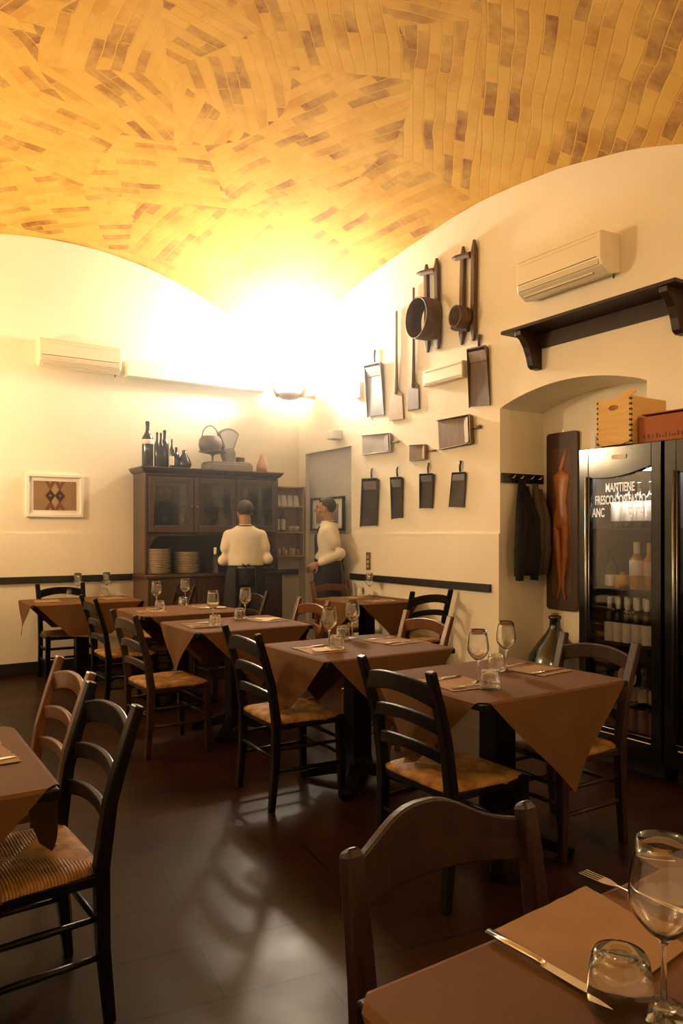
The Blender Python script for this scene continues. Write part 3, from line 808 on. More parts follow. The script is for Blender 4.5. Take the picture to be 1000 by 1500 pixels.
for s, xx in ((1, CX0+0.03), (-1, CX1-0.03)):     # curved brackets of the plate recess
    def br(b, s=s, xx=xx):
        poly = [(0, 0)]
        for k in range(11):
            a = k/10; poly.append((0.03 + 0.05*math.sin(PI*a)**1.0*(-1 if False else 1)*(1-a*0.2) , 0.395*a))
        poly = [(0, 0), (0.07, 0), (0.045, 0.03), (0.022, 0.10), (0.018, 0.2), (0.03, 0.30), (0.07, 0.36), (0.12, 0.395), (0, 0.395)]
        prism(b, poly, (xx, CY0+0.01, 0.955), (s, 0, 0), (0, 0, 1), (0, 0.025, 0))
    cp('recess_bracket', br)
dw = (CX1-CX0-0.06)/3
for i in range(3):
    x0 = CX0+0.03+dw*i+0.004; x1 = x0+dw-0.008; z0, z1 = 1.385, 1.965
    fr = cp('door', lambda b: (box(b, (x0, CY0-0.022, z0), (x0+0.055, CY0, z1)), box(b, (x1-0.055, CY0-0.022, z0), (x1, CY0, z1)),
                               box(b, (x0+0.055, CY0-0.022, z0), (x1-0.055, CY0, z0+0.075)), box(b, (x0+0.055, CY0-0.022, z1-0.065), (x1-0.055, CY0, z1))), bevel=0.006)
    cp('door_pane', lambda b: box(b, (x0+0.05, CY0-0.012, z0+0.07), (x1-0.05, CY0-0.009, z1-0.06)), 'pane', bevel=0, parent=fr)
    kx = x1-0.028 if i == 0 else x0+0.028
    def kn(b): lathe(b, [(0, 0.02), (0.009, 0.018), (0.010, 0.010), (0.004, 0.004), (0.004, 0)], (kx, CY0-0.022, 1.66), 12, axis=(0, -1, 0))
    cp('door_knob', kn, 'steel_dark', bevel=0, parent=fr)
for i in range(3):
    x0 = CX0+0.02+(CX1-CX0-0.04)/3*i+0.01; x1 = x0+(CX1-CX0-0.04)/3-0.02
    fr = cp('lower_door', lambda b: box(b, (x0, CY0-0.118, 0.08), (x1, CY0-0.10, 0.90)))
    cp('door_panel', lambda b: box(b, (x0+0.06, CY0-0.124, 0.14), (x1-0.06, CY0-0.118, 0.84)), parent=fr)

# plates
pl = N(); lathe(pl, [(0, 0.0), (0.08, 0.0), (0.09, 0.003), (0.132, 0.014), (0.134, 0.0165), (0.09, 0.007), (0.08, 0.004), (0, 0.004)], seg=36)
plate = obj('dinner_plate', pl, M['porcelain'], smooth=True); plate['category'] = 'plate'
first = True
for (px, n, nm) in ((231, 15, 'left'), (273, 13, 'right')):
    u = (px-500)/1100; yy = CY0+0.07; dd = yy/(math.cos(TH)-math.sin(TH)*u); xx = dd*(math.sin(TH)+math.cos(TH)*u)
    for k in range(n):
        o = plate if first else plate.copy()
        if not first: COL.objects.link(o)
        first = False
        o.location = (xx + random.uniform(-.003, .003), yy + random.uniform(-.003, .003), 0.9555 + k*0.0175)
        meta(o, 'white dinner plate in the %s stack in the cabinet recess' % nm, 'plate', 'dinner plates in the %s stack' % nm)
# bottles: generic lathe builder
def bottle_parts(name, label, cat, loc, h, r, glassm, labelm=None, neck=0.3, lz=(0.2, 0.5), capm=None, group=None, shape='wine', front=None):
    t = thing(name, label, cat, loc, 0, group)
    b = N(); nr = r*0.36
    sh = h*(1-neck)
    if shape == 'wine': prof = [(0, 0.0), (r*0.95, 0.0), (r, 0.006), (r, sh*0.86), (r*0.93, sh*0.93), (r*0.6, sh*1.03), (nr, sh*1.12), (nr*0.95, h*0.93), (nr*1.15, h*0.94), (nr*1.15, h*0.975), (nr*0.9, h), (0, h)]
    elif shape == 'flask': prof = [(0, 0), (r*0.7, 0), (r, sh*0.25), (r*0.98, sh*0.5), (r*0.7, sh*0.85), (nr, sh*1.15), (nr, h), (0, h)]
    else: prof = [(0, 0), (r, 0), (r, sh*0.6), (r*0.8, sh*0.8), (nr, sh*1.0), (nr, h), (0, h)]
    lathe(b, prof, seg=20); obj('glass_body', b, M[glassm], t, smooth=True)
    if labelm:
        b = N(); lathe(b, [(r*1.012, h*lz[0]), (r*1.02, h*lz[0]+0.001), (r*1.02, h*lz[1]-0.001), (r*1.012, h*lz[1])], seg=20); obj('bottle_label', b, M[labelm], t, smooth=True)
    if capm:
        b = N(); lathe(b, [(nr*1.2, h*0.66 if capm == 'label' else h*0.78), (nr*1.3, h*0.67 if capm == 'label' else h*0.79), (nr*1.3, h+0.002), (0, h+0.003)], seg=14); obj('capsule', b, M[capm], t, smooth=True)
    return t
def on_y(px, yy):
    u = (px-500)/1100; d = yy/(math.cos(TH)-math.sin(TH)*u); return d*(math.sin(TH)+math.cos(TH)*u), d
ct = 2.061
for px, topy, r, nm, lab, yy, shp in ((216, 617, 0.058, 'tall magnum wine bottle with a small label standing leftmost on the cabinet', 'label', 7.62, 'wine'),
                             (230, 633, 0.030, 'slim dark bottle just right of the magnum on the cabinet', None, 7.60, 'wine'),
                             (235.5, 634, 0.030, 'second slim dark bottle right of the magnum on the cabinet', None, 7.66, 'wine'),
                             (241, 630, 0.045, 'broad-shouldered dark wine bottle on the cabinet beside the slim pair', None, 7.70, 'wine'),
                             (251.5, 643, 0.024, 'narrow bottle with a pale label on the cabinet', 'label', 7.58, 'wine'),
                             (258, 655, 0.035, 'short dark bottle on the cabinet beside the round flask', None, 7.64, 'wine')):
    x, d = on_y(px, yy); h = (CAMH + (781-topy)*d/1100) - ct
    t = bottle_parts('wine_bottle', nm, 'bottle', (x, yy, ct), h, r, 'darkglass', lab, lz=(0.10, 0.40) if r < 0.03 else (0.5, 0.6))
x, d = on_y(270, 7.62)
bottle_parts('round_flask', 'dark round-bellied flask on the cabinet left of the scale', 'bottle', (x, 7.62, ct), 0.20, 0.075, 'darkglass', shape='flask')
x, d = on_y(384, 7.72)
bottle_parts('pointed_carafe', 'pale pointed carafe on the right end of the cabinet', 'carafe', (x, 7.72, ct), 0.22, 0.07, 'terracotta', shape='flask', neck=0.25)
x, d = on_y(315, 7.46)
bottle_parts('water_bottle', 'clear bottle with a pale top on the cabinet counter beside the waiter', 'bottle', (x, 7.46, 0.956), 0.27, 0.033, 'glass', None, capm='label')
# scale
sx_, sd = on_y(330, 7.64)
sc = thing('shop_scale', 'old grey shop scale with fan-shaped dial on top of the cabinet', 'scale', (sx_, 7.64, ct))
b = N(); box(b, (-0.24, -0.12, 0), (0.28, 0.12, 0.075)); 
box(b, (-0.23, -0.11, 0.075), (0.27, 0.11, 0.095)); obj('scale_base', b, M['scale_metal'], sc, bevel=0.012)
b = N(); rectsweep(b, [(0.04, 0, 0.09), (0.03, 0, 0.2), (0.02, 0, 0.26)], [(0.05, 0.05), (0.05, 0.075), (0.04, 0.06)], (0, 1, 0)); obj('scale_neck', b, M['scale_metal'], sc, bevel=0.01)
b = N(); fan = [(-0.045, 0.20)] + [(0.185*math.sin(R(a))*1.0, 0.24 + 0.235*math.cos(R(a)) ) for a in range(-42, 43, 7)] + [(0.045, 0.20)]
prism(b, fan, (0.03, -0.03, 0), (1, 0, 0), (0, 0, 1), (0, 0.06, 0)); dial = obj('dial_head', b, M['scale_metal'], sc, bevel=0.006)
b = N(); fan2 = [(-0.028, 0.225)] + [(0.16*math.sin(R(a)), 0.24 + 0.21*math.cos(R(a))) for a in range(-40, 41, 8)] + [(0.028, 0.225)]
prism(b, fan2, (0.03, -0.034, 0), (1, 0, 0), (0, 0, 1), (0, 0.004, 0)); obj('dial_face', b, M['scale_face'], dial)
b = N(); lathe(b, [(0, 0), (0.02, 0), (0.012, 0.02), (0.012, 0.08), (0.03, 0.10), (0.10, 0.112), (0.15, 0.125), (0.152, 0.13), (0.10, 0.12), (0, 0.108)], (-0.16, -0.02, 0.075), 28); obj('weighing_pan', b, M['scale_metal'], sc, smooth=True)
b = N(); lathe(b, [(0, 0), (0.07, 0), (0.07, 0.008), (0.05, 0.012), (0, 0.012)], (0.215, -0.03, 0.095), 20); obj('weight_plate', b, M['scale_metal'], sc, smooth=True)
pt = thing('hooped_pot', 'grey pot with a tall hoop handle sitting on the scale pan', 'pot', (sx_-0.185, 7.62, ct+0.195))
b = N(); lathe(b, [(0, 0), (0.085, 0), (0.115, 0.03), (0.128, 0.08), (0.12, 0.14), (0.10, 0.165), (0.10, 0.17), (0.05, 0.18), (0, 0.182)], seg=28); obj('pot_body', b, M['bag'], pt, smooth=True)
b = N(); ringtube(b, [(0.095*math.cos(PI*k/16), 0, 0.155 + 0.135*math.sin(PI*k/16)) for k in range(17)], 0.007, 8, up=(0, 1, 0)); obj('hoop_handle', b, M['bag'], pt, smooth=True)
tn = thing('small_tin', 'small round tin behind the scale pan on the cabinet', 'tin', (sx_+0.215, 7.72, ct+0.0955))
b = N(); lathe(b, [(0, 0), (0.05, 0), (0.05, 0.06), (0.053, 0.06), (0.053, 0.075), (0, 0.077)], seg=20); obj('tin_body', b, M['scale_metal'], tn, smooth=True)

# glasses behind the cabinet's glazed doors
gb = N()
out = [(0, 0), (0.032, 0), (0.03, 0.003), (0.004, 0.008), (0.0036, 0.09), (0.03, 0.115), (0.039, 0.14), (0.032, 0.20), (0.0308, 0.20), (0.0378, 0.14), (0.028, 0.118), (0, 0.10)]
lathe(gb, out, seg=16); src = None
for lvl, z, n in (('upper', 1.6755, 4), ('lower', 1.3805, 3)):
    for i in range(3):
        for k in range(n):
            x = CX0+0.03+dw*i + 0.085 + k*(dw-0.17)/(n-1)
            if src is None: src = obj('stored_glass', gb, M['glass'], smooth=True); o = src
            else: o = src.copy(); COL.objects.link(o)
            o.location = (x, 7.64 + (0.04 if k % 2 else 0), z)
            meta(o, 'stemmed glass on the %s shelf behind the %s cabinet door' % (lvl, ('left', 'middle', 'right')[i]), 'wine glass', 'stored glasses, %s shelf, %s door' % (lvl, ('left', 'middle', 'right')[i]))
# things on the counter beside the waiter
x, _ = on_y(400, 7.44)
t = thing('coffee_grinder', 'small dark appliance on the counter right of the waiter', 'appliance', (x-0.06, 7.50, 0.956))
b = N(); box(b, (-0.09, -0.07, 0), (0.07, 0.08, 0.05)); obj('appliance_base', b, M['blackmatt'], t, bevel=0.01)
b = N(); lathe(b, [(0, 0.05), (0.05, 0.05), (0.055, 0.09), (0.04, 0.13), (0, 0.135)], seg=20); obj('appliance_top', b, M['blackgloss'], t, smooth=True)

# ------------------------------------------------------------------ corner shelf unit
su = thing('corner_shelf', 'open light-wood wall shelf between the cabinet and the corner', 'shelf', (4.22, 7.8, 1.1))
SX0, SX1, SY0 = 4.04, 4.44, 7.70
def sp_(name, lo, hi, m='shelfwood'):
    b = N(); box(b, lo, hi); return obj(name, b, M[m], su, bevel=0.003, world=True)
sp_('side_panel', (SX0, SY0, 1.10), (SX0+0.018, YF-0.016, 1.93)); sp_('side_panel', (SX1-0.018, SY0, 1.10), (SX1, YF-0.016, 1.93))
sp_('back_panel', (SX0+0.018, YF-0.03, 1.10), (SX1-0.018, YF-0.016, 1.93))
for z in (1.10, 1.38, 1.68, 1.91): sp_('shelf', (SX0+0.018, SY0, z), (SX1-0.018, YF-0.03, z+0.016))
for i in range(4):
    t = thing('flour_bag', 'small pale paper bag on the top level of the corner shelf', 'bag', (4.12+i*0.082, 7.78, 1.6965), 0, 'paper bags on the corner shelf')
    b = N(); vs = box(b, (-0.036, -0.03, 0), (0.036, 0.03, 0.13))
    for v in vs[4:]: v.co.y *= 0.2; v.co.x *= 0.85
    obj('bag_body', b, M['label'], t, bevel=0.008)
for i in range(2):
    bottle_parts('oil_bottle', 'dark bottle with a tall pale label on the middle of the corner shelf', 'bottle', (4.12+i*0.075, 7.78, 1.3965), 0.24, 0.032, 'darkglass', 'label', lz=(0.08, 0.62), group='oil bottles on the corner shelf')
for i in range(2):
    t = thing('espresso_cup', 'white cup on the middle level of the corner shelf', 'cup', (4.29+i*0.085, 7.78, 1.3965), 0, 'cups on the corner shelf')
    b = N(); lathe(b, [(0, 0), (0.02, 0), (0.036, 0.05), (0.038, 0.065), (0.035, 0.065), (0.02, 0.01), (0, 0.008)], seg=18); obj('cup_body', b, M['white'], t, smooth=True)
for i in range(7):
    t = thing('glass_jar', 'small lidded jar on the lowest level of the corner shelf', 'jar', (4.10+i*0.048, 7.77+0.02*(i % 2), 1.1165), 0, 'jars on the corner shelf')
    b = N(); lathe(b, [(0, 0), (0.02, 0), (0.021, 0.05+0.012*(i % 3)), (0.015, 0.06+0.012*(i % 3)), (0, 0.06+0.012*(i % 3))], seg=14); obj('jar_body', b, M['label' if i % 2 else 'terracotta'], t, smooth=True)
    b = N(); lathe(b, [(0.018, 0), (0.018, 0.014), (0, 0.015)], (0, 0, 0.058+0.012*(i % 3)), 14); obj('lid', b, M['steel_dark'], t, smooth=True)

# ------------------------------------------------------------------ wall pieces, measured on the right wall
def wp(px, py, prot=0.0):
    X = XR - prot; u = (px-500)/1100; d = X/(math.sin(TH)+math.cos(TH)*u)
    return Vector((X, d*(math.cos(TH)-math.sin(TH)*u), CAMH + (781-py)*d/1100))
def wall_scoop(name, label, quad, handle, m, depth=0.06, open_side=2, hw=0.016, mh=None, cat='scoop', lip=0.012):
    """quad: four outline points clockwise from upper left as seen; edge i joins i and i+1; open_side has no rim"""
    Q = [wp(*p, prot=0.0) for p in quad]
    c = sum(Q, Vector())/4; c.x = XR
    t = thing(name, label, cat, (XR, c.y, c.z))
    b = N(); off = Vector((-0.006, 0, 0))
    base = [(q - c)*0.93 for q in Q]; rim = [(q - c) for q in Q]
    def V3(v, x): return Vector((-x, v.y, v.z))
    A = [V3(v, 0.004) for v in base]; B = [V3(v, 0.014) for v in base]
    va = [b.verts.new(v) for v in A]; vb = [b.verts.new(v) for v in B]
    b.faces.new(va); b.faces.new(vb[::-1])
    for i in range(4): b.faces.new((va[i], vb[i], vb[(i+1)%4], va[(i+1)%4]))
    tray = obj('tray', b, M[m], t)
    b = N()
    for i in range(4):
        if i == open_side: continue
        j = (i+1) % 4
        p0, p1 = base[i], base[j]; r0, r1 = rim[i], rim[j]
        # inset points make the wall's thickness
        i0, i1 = p0*0.94, p1*0.94; k0, k1 = r0*0.955, r1*0.955
        vs = [V3(p0, 0.004), V3(p1, 0.004), V3(i1, 0.004), V3(i0, 0.004), V3(r0, depth), V3(r1, depth), V3(k1, depth), V3(k0, depth)]
        if i in ((open_side+1) % 4,): vs[4].x *= 0.45; vs[7].x *= 0.45
        if i in ((open_side-1) % 4,): vs[5].x *= 0.45; vs[6].x *= 0.45
        w = [b.verts.new(v) for v in vs]
        for f in ((0,1,2,3),(4,7,6,5),(0,4,5,1),(1,5,6,2),(2,6,7,3),(3,7,4,0)): b.faces.new([w[q] for q in f])
    obj('rim', b, M[m], t, bevel=0.002)
    # sloped heel block at the handle end
    hi = (open_side+2) % 4; hj = (hi+1) % 4
    e0, e1 = base[hi]*0.93, base[hj]*0.93; f0 = e0.lerp(base[(hi-1) % 4]*0.93, 0.20); f1 = e1.lerp(base[(hj+1) % 4]*0.93, 0.20)
    b = N(); w = [b.verts.new(V3(p, x_)) for p, x_ in ((e0, 0.012), (e1, 0.012), (f1, 0.012), (f0, 0.012), (e0, depth*0.92), (e1, depth*0.92), (f1, 0.022), (f0, 0.022))]
    for f in ((0,1,2,3),(4,7,6,5),(0,4,5,1),(1,5,6,2),(2,6,7,3),(3,7,4,0)): b.faces.new([w[q] for q in f])
    obj('heel', b, M[mh or {'tindark': 'toolgrey', 'toolwood': 'toolmid', 'toolmid': 'toolpale'}.get(m, m)], t, bevel=0.002)
    h0 = wp(*handle[0]) - c; h1 = wp(*handle[1]) - c
    b = N(); ringtube(b, [V3(h0, 0.018), V3(h0.lerp(h1, .5), 0.026), V3(h1, 0.02)], [(hw*.8, hw*.6), (hw*0.85, hw*.7), (hw, hw*.8)], 10, up=(1, 0, 0)); obj('handle', b, M[mh or m], t, smooth=True)
    return t
wall_scoop('flour_scoop', 'weathered grey wooden scoop with a short handle, highest left on the wall', [(538, 535), (562, 530), (565, 610), (540, 613)], [(551, 534), (551, 513)], 'toolgrey', 0.05, 2, mh='toolmid')
wall_scoop('flour_scoop', 'large dark brown wooden scoop beside the arched niche', [(689, 512), (717, 506), (720, 596), (689, 599)], [(704, 510), (704, 491)], 'toolwood', 0.05, 2, hw=0.018)
wall_scoop('flour_scoop', 'pale grey tray scoop hung sideways on the left', [(530, 638), (576, 634), (577, 662), (531, 667)], [(576, 648), (586, 647)], 'toolpewter', 0.045, 3, hw=0.012)
wall_scoop('flour_scoop', 'smallest pale brown scoop hung sideways', [(600, 652), (628, 651), (628, 673), (600, 676)], [(628, 661), (641, 660)], 'toolmid', 0.045, 3, hw=0.009)
wall_scoop('flour_scoop', 'wide brown tray scoop hung sideways, largest of the sideways ones', [(641, 616), (695, 607), (697, 650), (643, 660)], [(696, 627), (706, 625)], 'toolmid', 0.06, 3, hw=0.016)
wall_scoop('flour_scoop', 'long dark scoop, leftmost in the bottom row', [(535, 701), (557, 700), (554, 772), (529, 773)], [(546, 700), (547, 686)], 'tindark', 0.05, 2, hw=0.013)
wall_scoop('flour_scoop', 'narrow dark scoop, second from left in the bottom row', [(576, 699), (592, 698), (591, 760), (575, 762)], [(584, 698), (584, 684)], 'tindark', 0.045, 2, hw=0.012)
wall_scoop('flour_scoop', 'short dark scoop, third from left in the bottom row', [(619, 694), (638, 693), (635, 746), (616, 746)], [(629, 693), (630, 678)], 'tindark', 0.045, 2, hw=0.012)
wall_scoop('flour_scoop', 'flat blackish scoop, rightmost in the bottom row', [(665, 692), (685, 691), (681, 745), (658, 744)], [(676, 692), (677, 675)], 'tindark', 0.03, 2, hw=0.014)
def peel(label, top, neck, blade, m):
    c = wp(*neck); c.x = XR
    t = thing('bread_peel', label, 'peel', tuple(c))
    a = wp(*top)-c; n_ = wp(*neck)-c
    b = N(); ringtube(b, [Vector((-0.02, a.y, a.z)), Vector((-0.022, (a.y+n_.y)/2, (a.z+n_.z)/2)), Vector((-0.02, n_.y, n_.z-0.02))], [0.011, 0.014, 0.02], 10); obj('shaft', b, M[m], t, smooth=True)
    P = [wp(*p)-c for p in blade]
    b = N(); va = [b.verts.new((-0.008, p.y, p.z)) for p in P]; vb = [b.verts.new((-0.022, p.y, p.z)) for p in P]
    b.faces.new(va); b.faces.new(vb[::-1])
    for i in range(len(P)): b.faces.new((va[i], vb[i], vb[(i+1)%len(P)], va[(i+1)%len(P)]))
    obj('blade', b, M[m], t, bevel=0.004)
peel('pale wooden peel with a long thin shaft', (583, 456), (583, 575), [(581, 572), (586, 572), (591, 577), (593, 614), (572, 617), (574, 580), (577, 575)], 'toolpale')
peel('darker wooden peel, its shaft passing the sieve hoop', (608, 422), (608, 565), [(606, 560), (611, 560), (615, 565), (616, 599), (599, 602), (600, 570), (603, 563)], 'toolmid')

def frame_tool(name, label, postA, postB, cross, drum, drum_r, drum_len, m, solid=False, lower=None):
    """two upright bars joined by a peg, carrying a round hoop that stands out from the wall"""
    c = wp(*drum); c.x = XR
    t = thing(name, label, 'tool', tuple(c))
    for (p0, p1) in (postA, postB):
        a, b_ = wp(*p0)-c, wp(*p1)-c
        b = N(); rectsweep(b, [(-0.03, a.y, a.z), (-0.028, a.y*0.97+b_.y*0.03, a.z*0.9+b_.z*0.1), (-0.03, (a.y+b_.y)/2, (a.z+b_.z)/2), (-0.028, a.y*0.1+b_.y*.9, a.z*0.1+b_.z*0.9), (-0.03, b_.y, b_.z)], [(0.010, 0.010), (0.025, 0.02), (0.024, 0.02), (0.026, 0.022), (0.013, 0.012)], (0, 1, 0)); obj('upright_bar', b, M[m], t, bevel=0.006)
    for cr in ([cross] + ([lower] if lower else [])):
        a, b_ = wp(*cr[0])-c, wp(*cr[1])-c
        b = N(); ringtube(b, [(-0.06, a.y, a.z), (-0.05, a.y*.8+b_.y*.2, a.z*.8+b_.z*.2), (-0.03, b_.y, b_.z)], [(0.012, 0.014), (0.026, 0.026), (0.030, 0.03)], 8, up=(1, 0, 0)); obj('cross_peg', b, M[m], t, bevel=0.003)
    b = N(); r = drum_r; w = drum_len; ax = Vector((-1, 0.12, 0.0)).normalized()
    if solid: lathe(b, [(0, 0), (r*0.8, 0), (r, 0.01), (r*1.05, w), (r*0.9, w), (r*0.8, w*0.35), (0, w*0.3)], (-0.05, 0, 0), 28, axis=ax)
    else: lathe(b, [(r, 0), (r*1.03, w*0.5), (r, w), (r*0.955, w), (r*0.98, w*0.5), (r*0.955, 0), (r, 0)], (-0.05, 0, 0), 36, axis=ax)
    obj('hoop' if not solid else 'cup', b, M[m], t, smooth=True)
frame_tool('sieve_frame', 'old wooden frame carrying a large open sieve hoop', ((628, 388), (630, 517)), ((643, 379), (645, 512)), ((618, 403), (641, 397)), (638, 470), 0.185, 0.17, 'toolwood')
frame_tool('cup_frame', 'old wooden frame carrying a small wooden cup, tallest piece on the wall', ((682, 362), (680, 506)), ((698, 352), (697, 500)), ((670, 381), (693, 374)), (689, 467), 0.09, 0.12, 'toolwood', True, ((668, 482), (690, 482)))

# ------------------------------------------------------------------ air conditioners and small wall boxes
def ac_unit(label, P, W, H, D, axis, cat='air conditioner'):
    """P lower-left of wall side; axis 'x' on the back wall, 'y' on the right wall"""
    t = thing('air_conditioner', label, cat, P, 0 if axis == 'x' else -PI/2)
    # local: x along wall to the right, -y out of the wall, z up
    prof = [(0, 0.03), (0, H), (-D*0.9, H), (-D, H-0.02), (-D, 0.10), (-D*0.93, 0.05), (-D*0.55, 0.0)]
    b = N(); va = [b.verts.new((0, y, z)) for y, z in prof]; vb = [b.verts.new((W, y, z)) for y, z in prof]
    b.faces.new(va); b.faces.new(vb[::-1])
    for i in range(len(prof)): b.faces.new((va[i], vb[i], vb[(i+1)%len(prof)], va[(i+1)%len(prof)]))
    obj('casing', b, M['acwhite'], t, bevel=0.008)
    b = N(); rectsweep(b, [(0.02, -D*0.97, 0.075), (W-0.02, -D*0.97, 0.075)], (0.006, 0.02), (0, 1, 0)); obj('louvre', b, M['acgrey'], t, bevel=0.003)
    b = N(); box(b, (0.02, -D-0.002, 0.105), (W-0.03, -D+0.004, 0.110)); obj('slot', b, M['blackmatt'], t)
    b = N(); box(b, (0.04, -D*0.80, 0.018), (W-0.1, -D*0.62, 0.030), None); obj('intake', b, M['acgrey'], t)
    b = N(); box(b, (0.05, -D-0.002, H-0.045), (W-0.04, -D+0.004, H-0.041)); obj('grille_line', b, M['acgrey'], t)
    b = N(); ringtube(b, [(W-0.03, -0.03, 0.02), (W-0.03, -0.03, -0.01)], 0.006, 8); obj('drain_spout', b, M['blackmatt'], t, smooth=True)
    return t
ac_unit('ivory air conditioner high on the back wall', (1.49, YF, 3.02), 0.80, 0.27, 0.17, 'x')
ac_unit('ivory air conditioner above the long dark shelf', (XR, 4.13, 3.17), 0.78, 0.29, 0.21, 'y')
t = thing('wall_vent', 'flat white vent box among the wooden tools', 'vent', (XR, 5.17, 2.81))
b = N(); box(b, (-0.07, -0.27, -0.075), (0, 0.27, 0.075)); obj('vent_box', b, M['acwhite'], t, bevel=0.01)
b = N(); box(b, (-0.076, -0.25, -0.055), (-0.068, 0.25, -0.05)); box(b, (-0.076, -0.25, 0.05), (-0.068, 0.25, 0.055)); obj('vent_line', b, M['acgrey'], t)
p = wp(527, 572); t = thing('thermostat_box', 'small white sensor box near the corner', 'sensor', (XR, p.y, p.z))
b = N(); box(b, (-0.04, -0.055, -0.085), (0, 0.055, 0.085)); obj('sensor_case', b, M['acwhite'], t, bevel=0.006)
b = N(); box(b, (-0.045, 0.03, 0.03), (-0.039, 0.05, 0.06)); obj('sensor_eye', b, M['blackmatt'], t)
p = wp(489, 637, 0.06); t = thing('emergency_light', 'small white box lamp above the shaded doorway', 'lamp', (XR, p.y, p.z))
b = N(); box(b, (-0.11, -0.075, -0.05), (0, 0.075, 0.05)); obj('lamp_case', b, M['white'], t, bevel=0.008)
b = N(); box(b, (-0.114, -0.06, -0.035), (-0.109, 0.06, 0.035)); obj('lamp_lens', b, M['label'], t, bevel=0.004)
p = wp(541.5, 823, 0.0); t = thing('switch_plate', 'brass switch plate above the black rail', 'switch', (XR-0.0145, p.y, p.z))
b = N(); box(b, (-0.01, -0.038, -0.085), (0, 0.038, 0.10)); obj('plate', b, mat('brass_plate', (0.30, 0.17, 0.06), 0.35, metal=0.6), t, bevel=0.004)
for dz in (-0.045, 0.0, 0.05):
    b = N(); box(b, (-0.015, -0.018, dz-0.014), (-0.009, 0.018, dz+0.014)); obj('switch', b, M['cream_label'], t, bevel=0.003)

# framed pictures
t = thing('framed_print', 'white-framed print of brown diamonds on the back wall', 'picture', (1.667, YF, 1.755))
W_, H_ = 0.275, 0.215
b = N()
for lo, hi in (((-W_, -0.03, -H_), (W_, 0, -H_+0.03)), ((-W_, -0.03, H_-0.03), (W_, 0, H_)), ((-W_, -0.03, -H_+0.03), (-W_+0.03, 0, H_-0.03)), ((W_-0.03, -0.03, -H_+0.03), (W_, 0, H_-0.03))): box(b, lo, hi)
obj('frame', b, M['white'], t, bevel=0.003)
b = N(); box(b, (-W_+0.03, -0.012, -H_+0.03), (W_-0.03, 0, H_-0.03)); obj('mount', b, M['label'], t)
b = N(); box(b, (-0.205, -0.014, -0.145), (0.205, -0.011, 0.145)); pr_ = obj('print', b, mat('print_ground', (0.27, 0.155, 0.075), 0.7), t)
db, dm, dl = mat('print_dark', (0.05, 0.02, 0.01), 0.7), mat('print_mid', (0.15, 0.06, 0.02), 0.7), mat('print_light', (0.36, 0.24, 0.13), 0.7)
b = N()
for cx in (-0.047, 0.047): prism(b, [(cx, -0.062), (cx+0.047, 0), (cx, 0.062), (cx-0.047, 0)], (0, -0.0165, 0), (1, 0, 0), (0, 0, 1), (0, 0.0025, 0))
obj('dark_diamond', b, db, pr_)
b = N()
for s in (-1, 1):
    for cx in (-0.047, 0.047):
        prism(b, [(cx, s*0.05), (cx+0.05, s*0.144), (cx-0.05, s*0.144)], (0, -0.0155, 0), (1, 0, 0), (0, 0, 1), (0, 0.0015, 0))
obj('brown_chevron', b, dm, pr_)
b = N()
for s in (-1, 1): prism(b, [(0, s*0.005), (0.034, s*0.065), (0, s*0.12), (-0.034, s*0.065)], (0, -0.0175, 0), (1, 0, 0), (0, 0, 1), (0, 0.0025, 0))
for cx in (-0.047, 0.047):
    for s in (-1, 1): prism(b, [(cx, s*0.118), (cx+0.016, s*0.144), (cx-0.016, s*0.144)], (0, -0.0170, 0), (1, 0, 0), (0, 0, 1), (0, 0.0015, 0))
    prism(b, [(cx, -0.012), (cx+0.004, -0.004), (cx+0.012, 0), (cx+0.004, 0.004), (cx, 0.012), (cx-0.004, 0.004), (cx-0.012, 0), (cx-0.004, -0.004)], (0, -0.0175, 0), (1, 0, 0), (0, 0, 1), (0, 0.002, 0))
obj('light_shape', b, dl, pr_)
p0, p1 = wp(456, 730, -0.04), wp(504.5, 773, -0.04)
t = thing('framed_picture', 'black-framed picture hanging in the shaded doorway behind the waiter', 'picture', (XR+0.049, (p0.y+p1.y)/2, 1.60))
hy_, hz_ = abs(p0.y-p1.y)/2, 0.19
b = N()
for lo, hi in (((-0.025, -hy_, -hz_), (0, hy_, -hz_+0.025)), ((-0.025, -hy_, hz_-0.025), (0, hy_, hz_)), ((-0.025, -hy_, -hz_), (0, -hy_+0.03, hz_)), ((-0.025, hy_-0.03, -hz_), (0, hy_, hz_))): box(b, lo, hi)
obj('frame', b, M['blackmatt'], t)
b = N(); box(b, (-0.012, -hy_+0.03, -hz_+0.025), (0, hy_-0.03, hz_-0.025)); mt2 = obj('mount', b, M['label'], t)
b = N(); box(b, (-0.015, -hy_+0.12, -hz_+0.08), (-0.011, hy_-0.12, hz_-0.08)); obj('picture_image', b, M['toolgrey'], mt2)

# ------------------------------------------------------------------ long dark shelf
t = thing('wall_shelf', 'long dark wooden shelf on curved brackets above the niche', 'shelf', (XR, 3.49, 2.65))
y0, y1 = 2.76-3.49, 4.25-3.49
b = N(); box(b, (-0.26, y0, 0.275), (0, y1, 0.30)); obj('shelf_board', b, M['midbrown'], t, bevel=0.004)
b = N(); box(b, (-0.022, y0+0.05, 0.16), (0, y1-0.10, 0.275)); obj('back_board', b, M['midbrown'], t, bevel=0.003)
for yy in (y1-0.16, y0+0.10):
    poly = [(0, 0), (0, 0.275), (-0.24, 0.275), (-0.235, 0.24), (-0.19, 0.215), (-0.15, 0.16), (-0.12, 0.09), (-0.10, 0.02), (-0.07, 0.0)]
    b = N(); prism(b, poly, (0, yy-0.03, 0), (1, 0, 0), (0, 0, 1), (0, 0.06, 0)); obj('bracket', b, M['midbrown'], t, bevel=0.004)

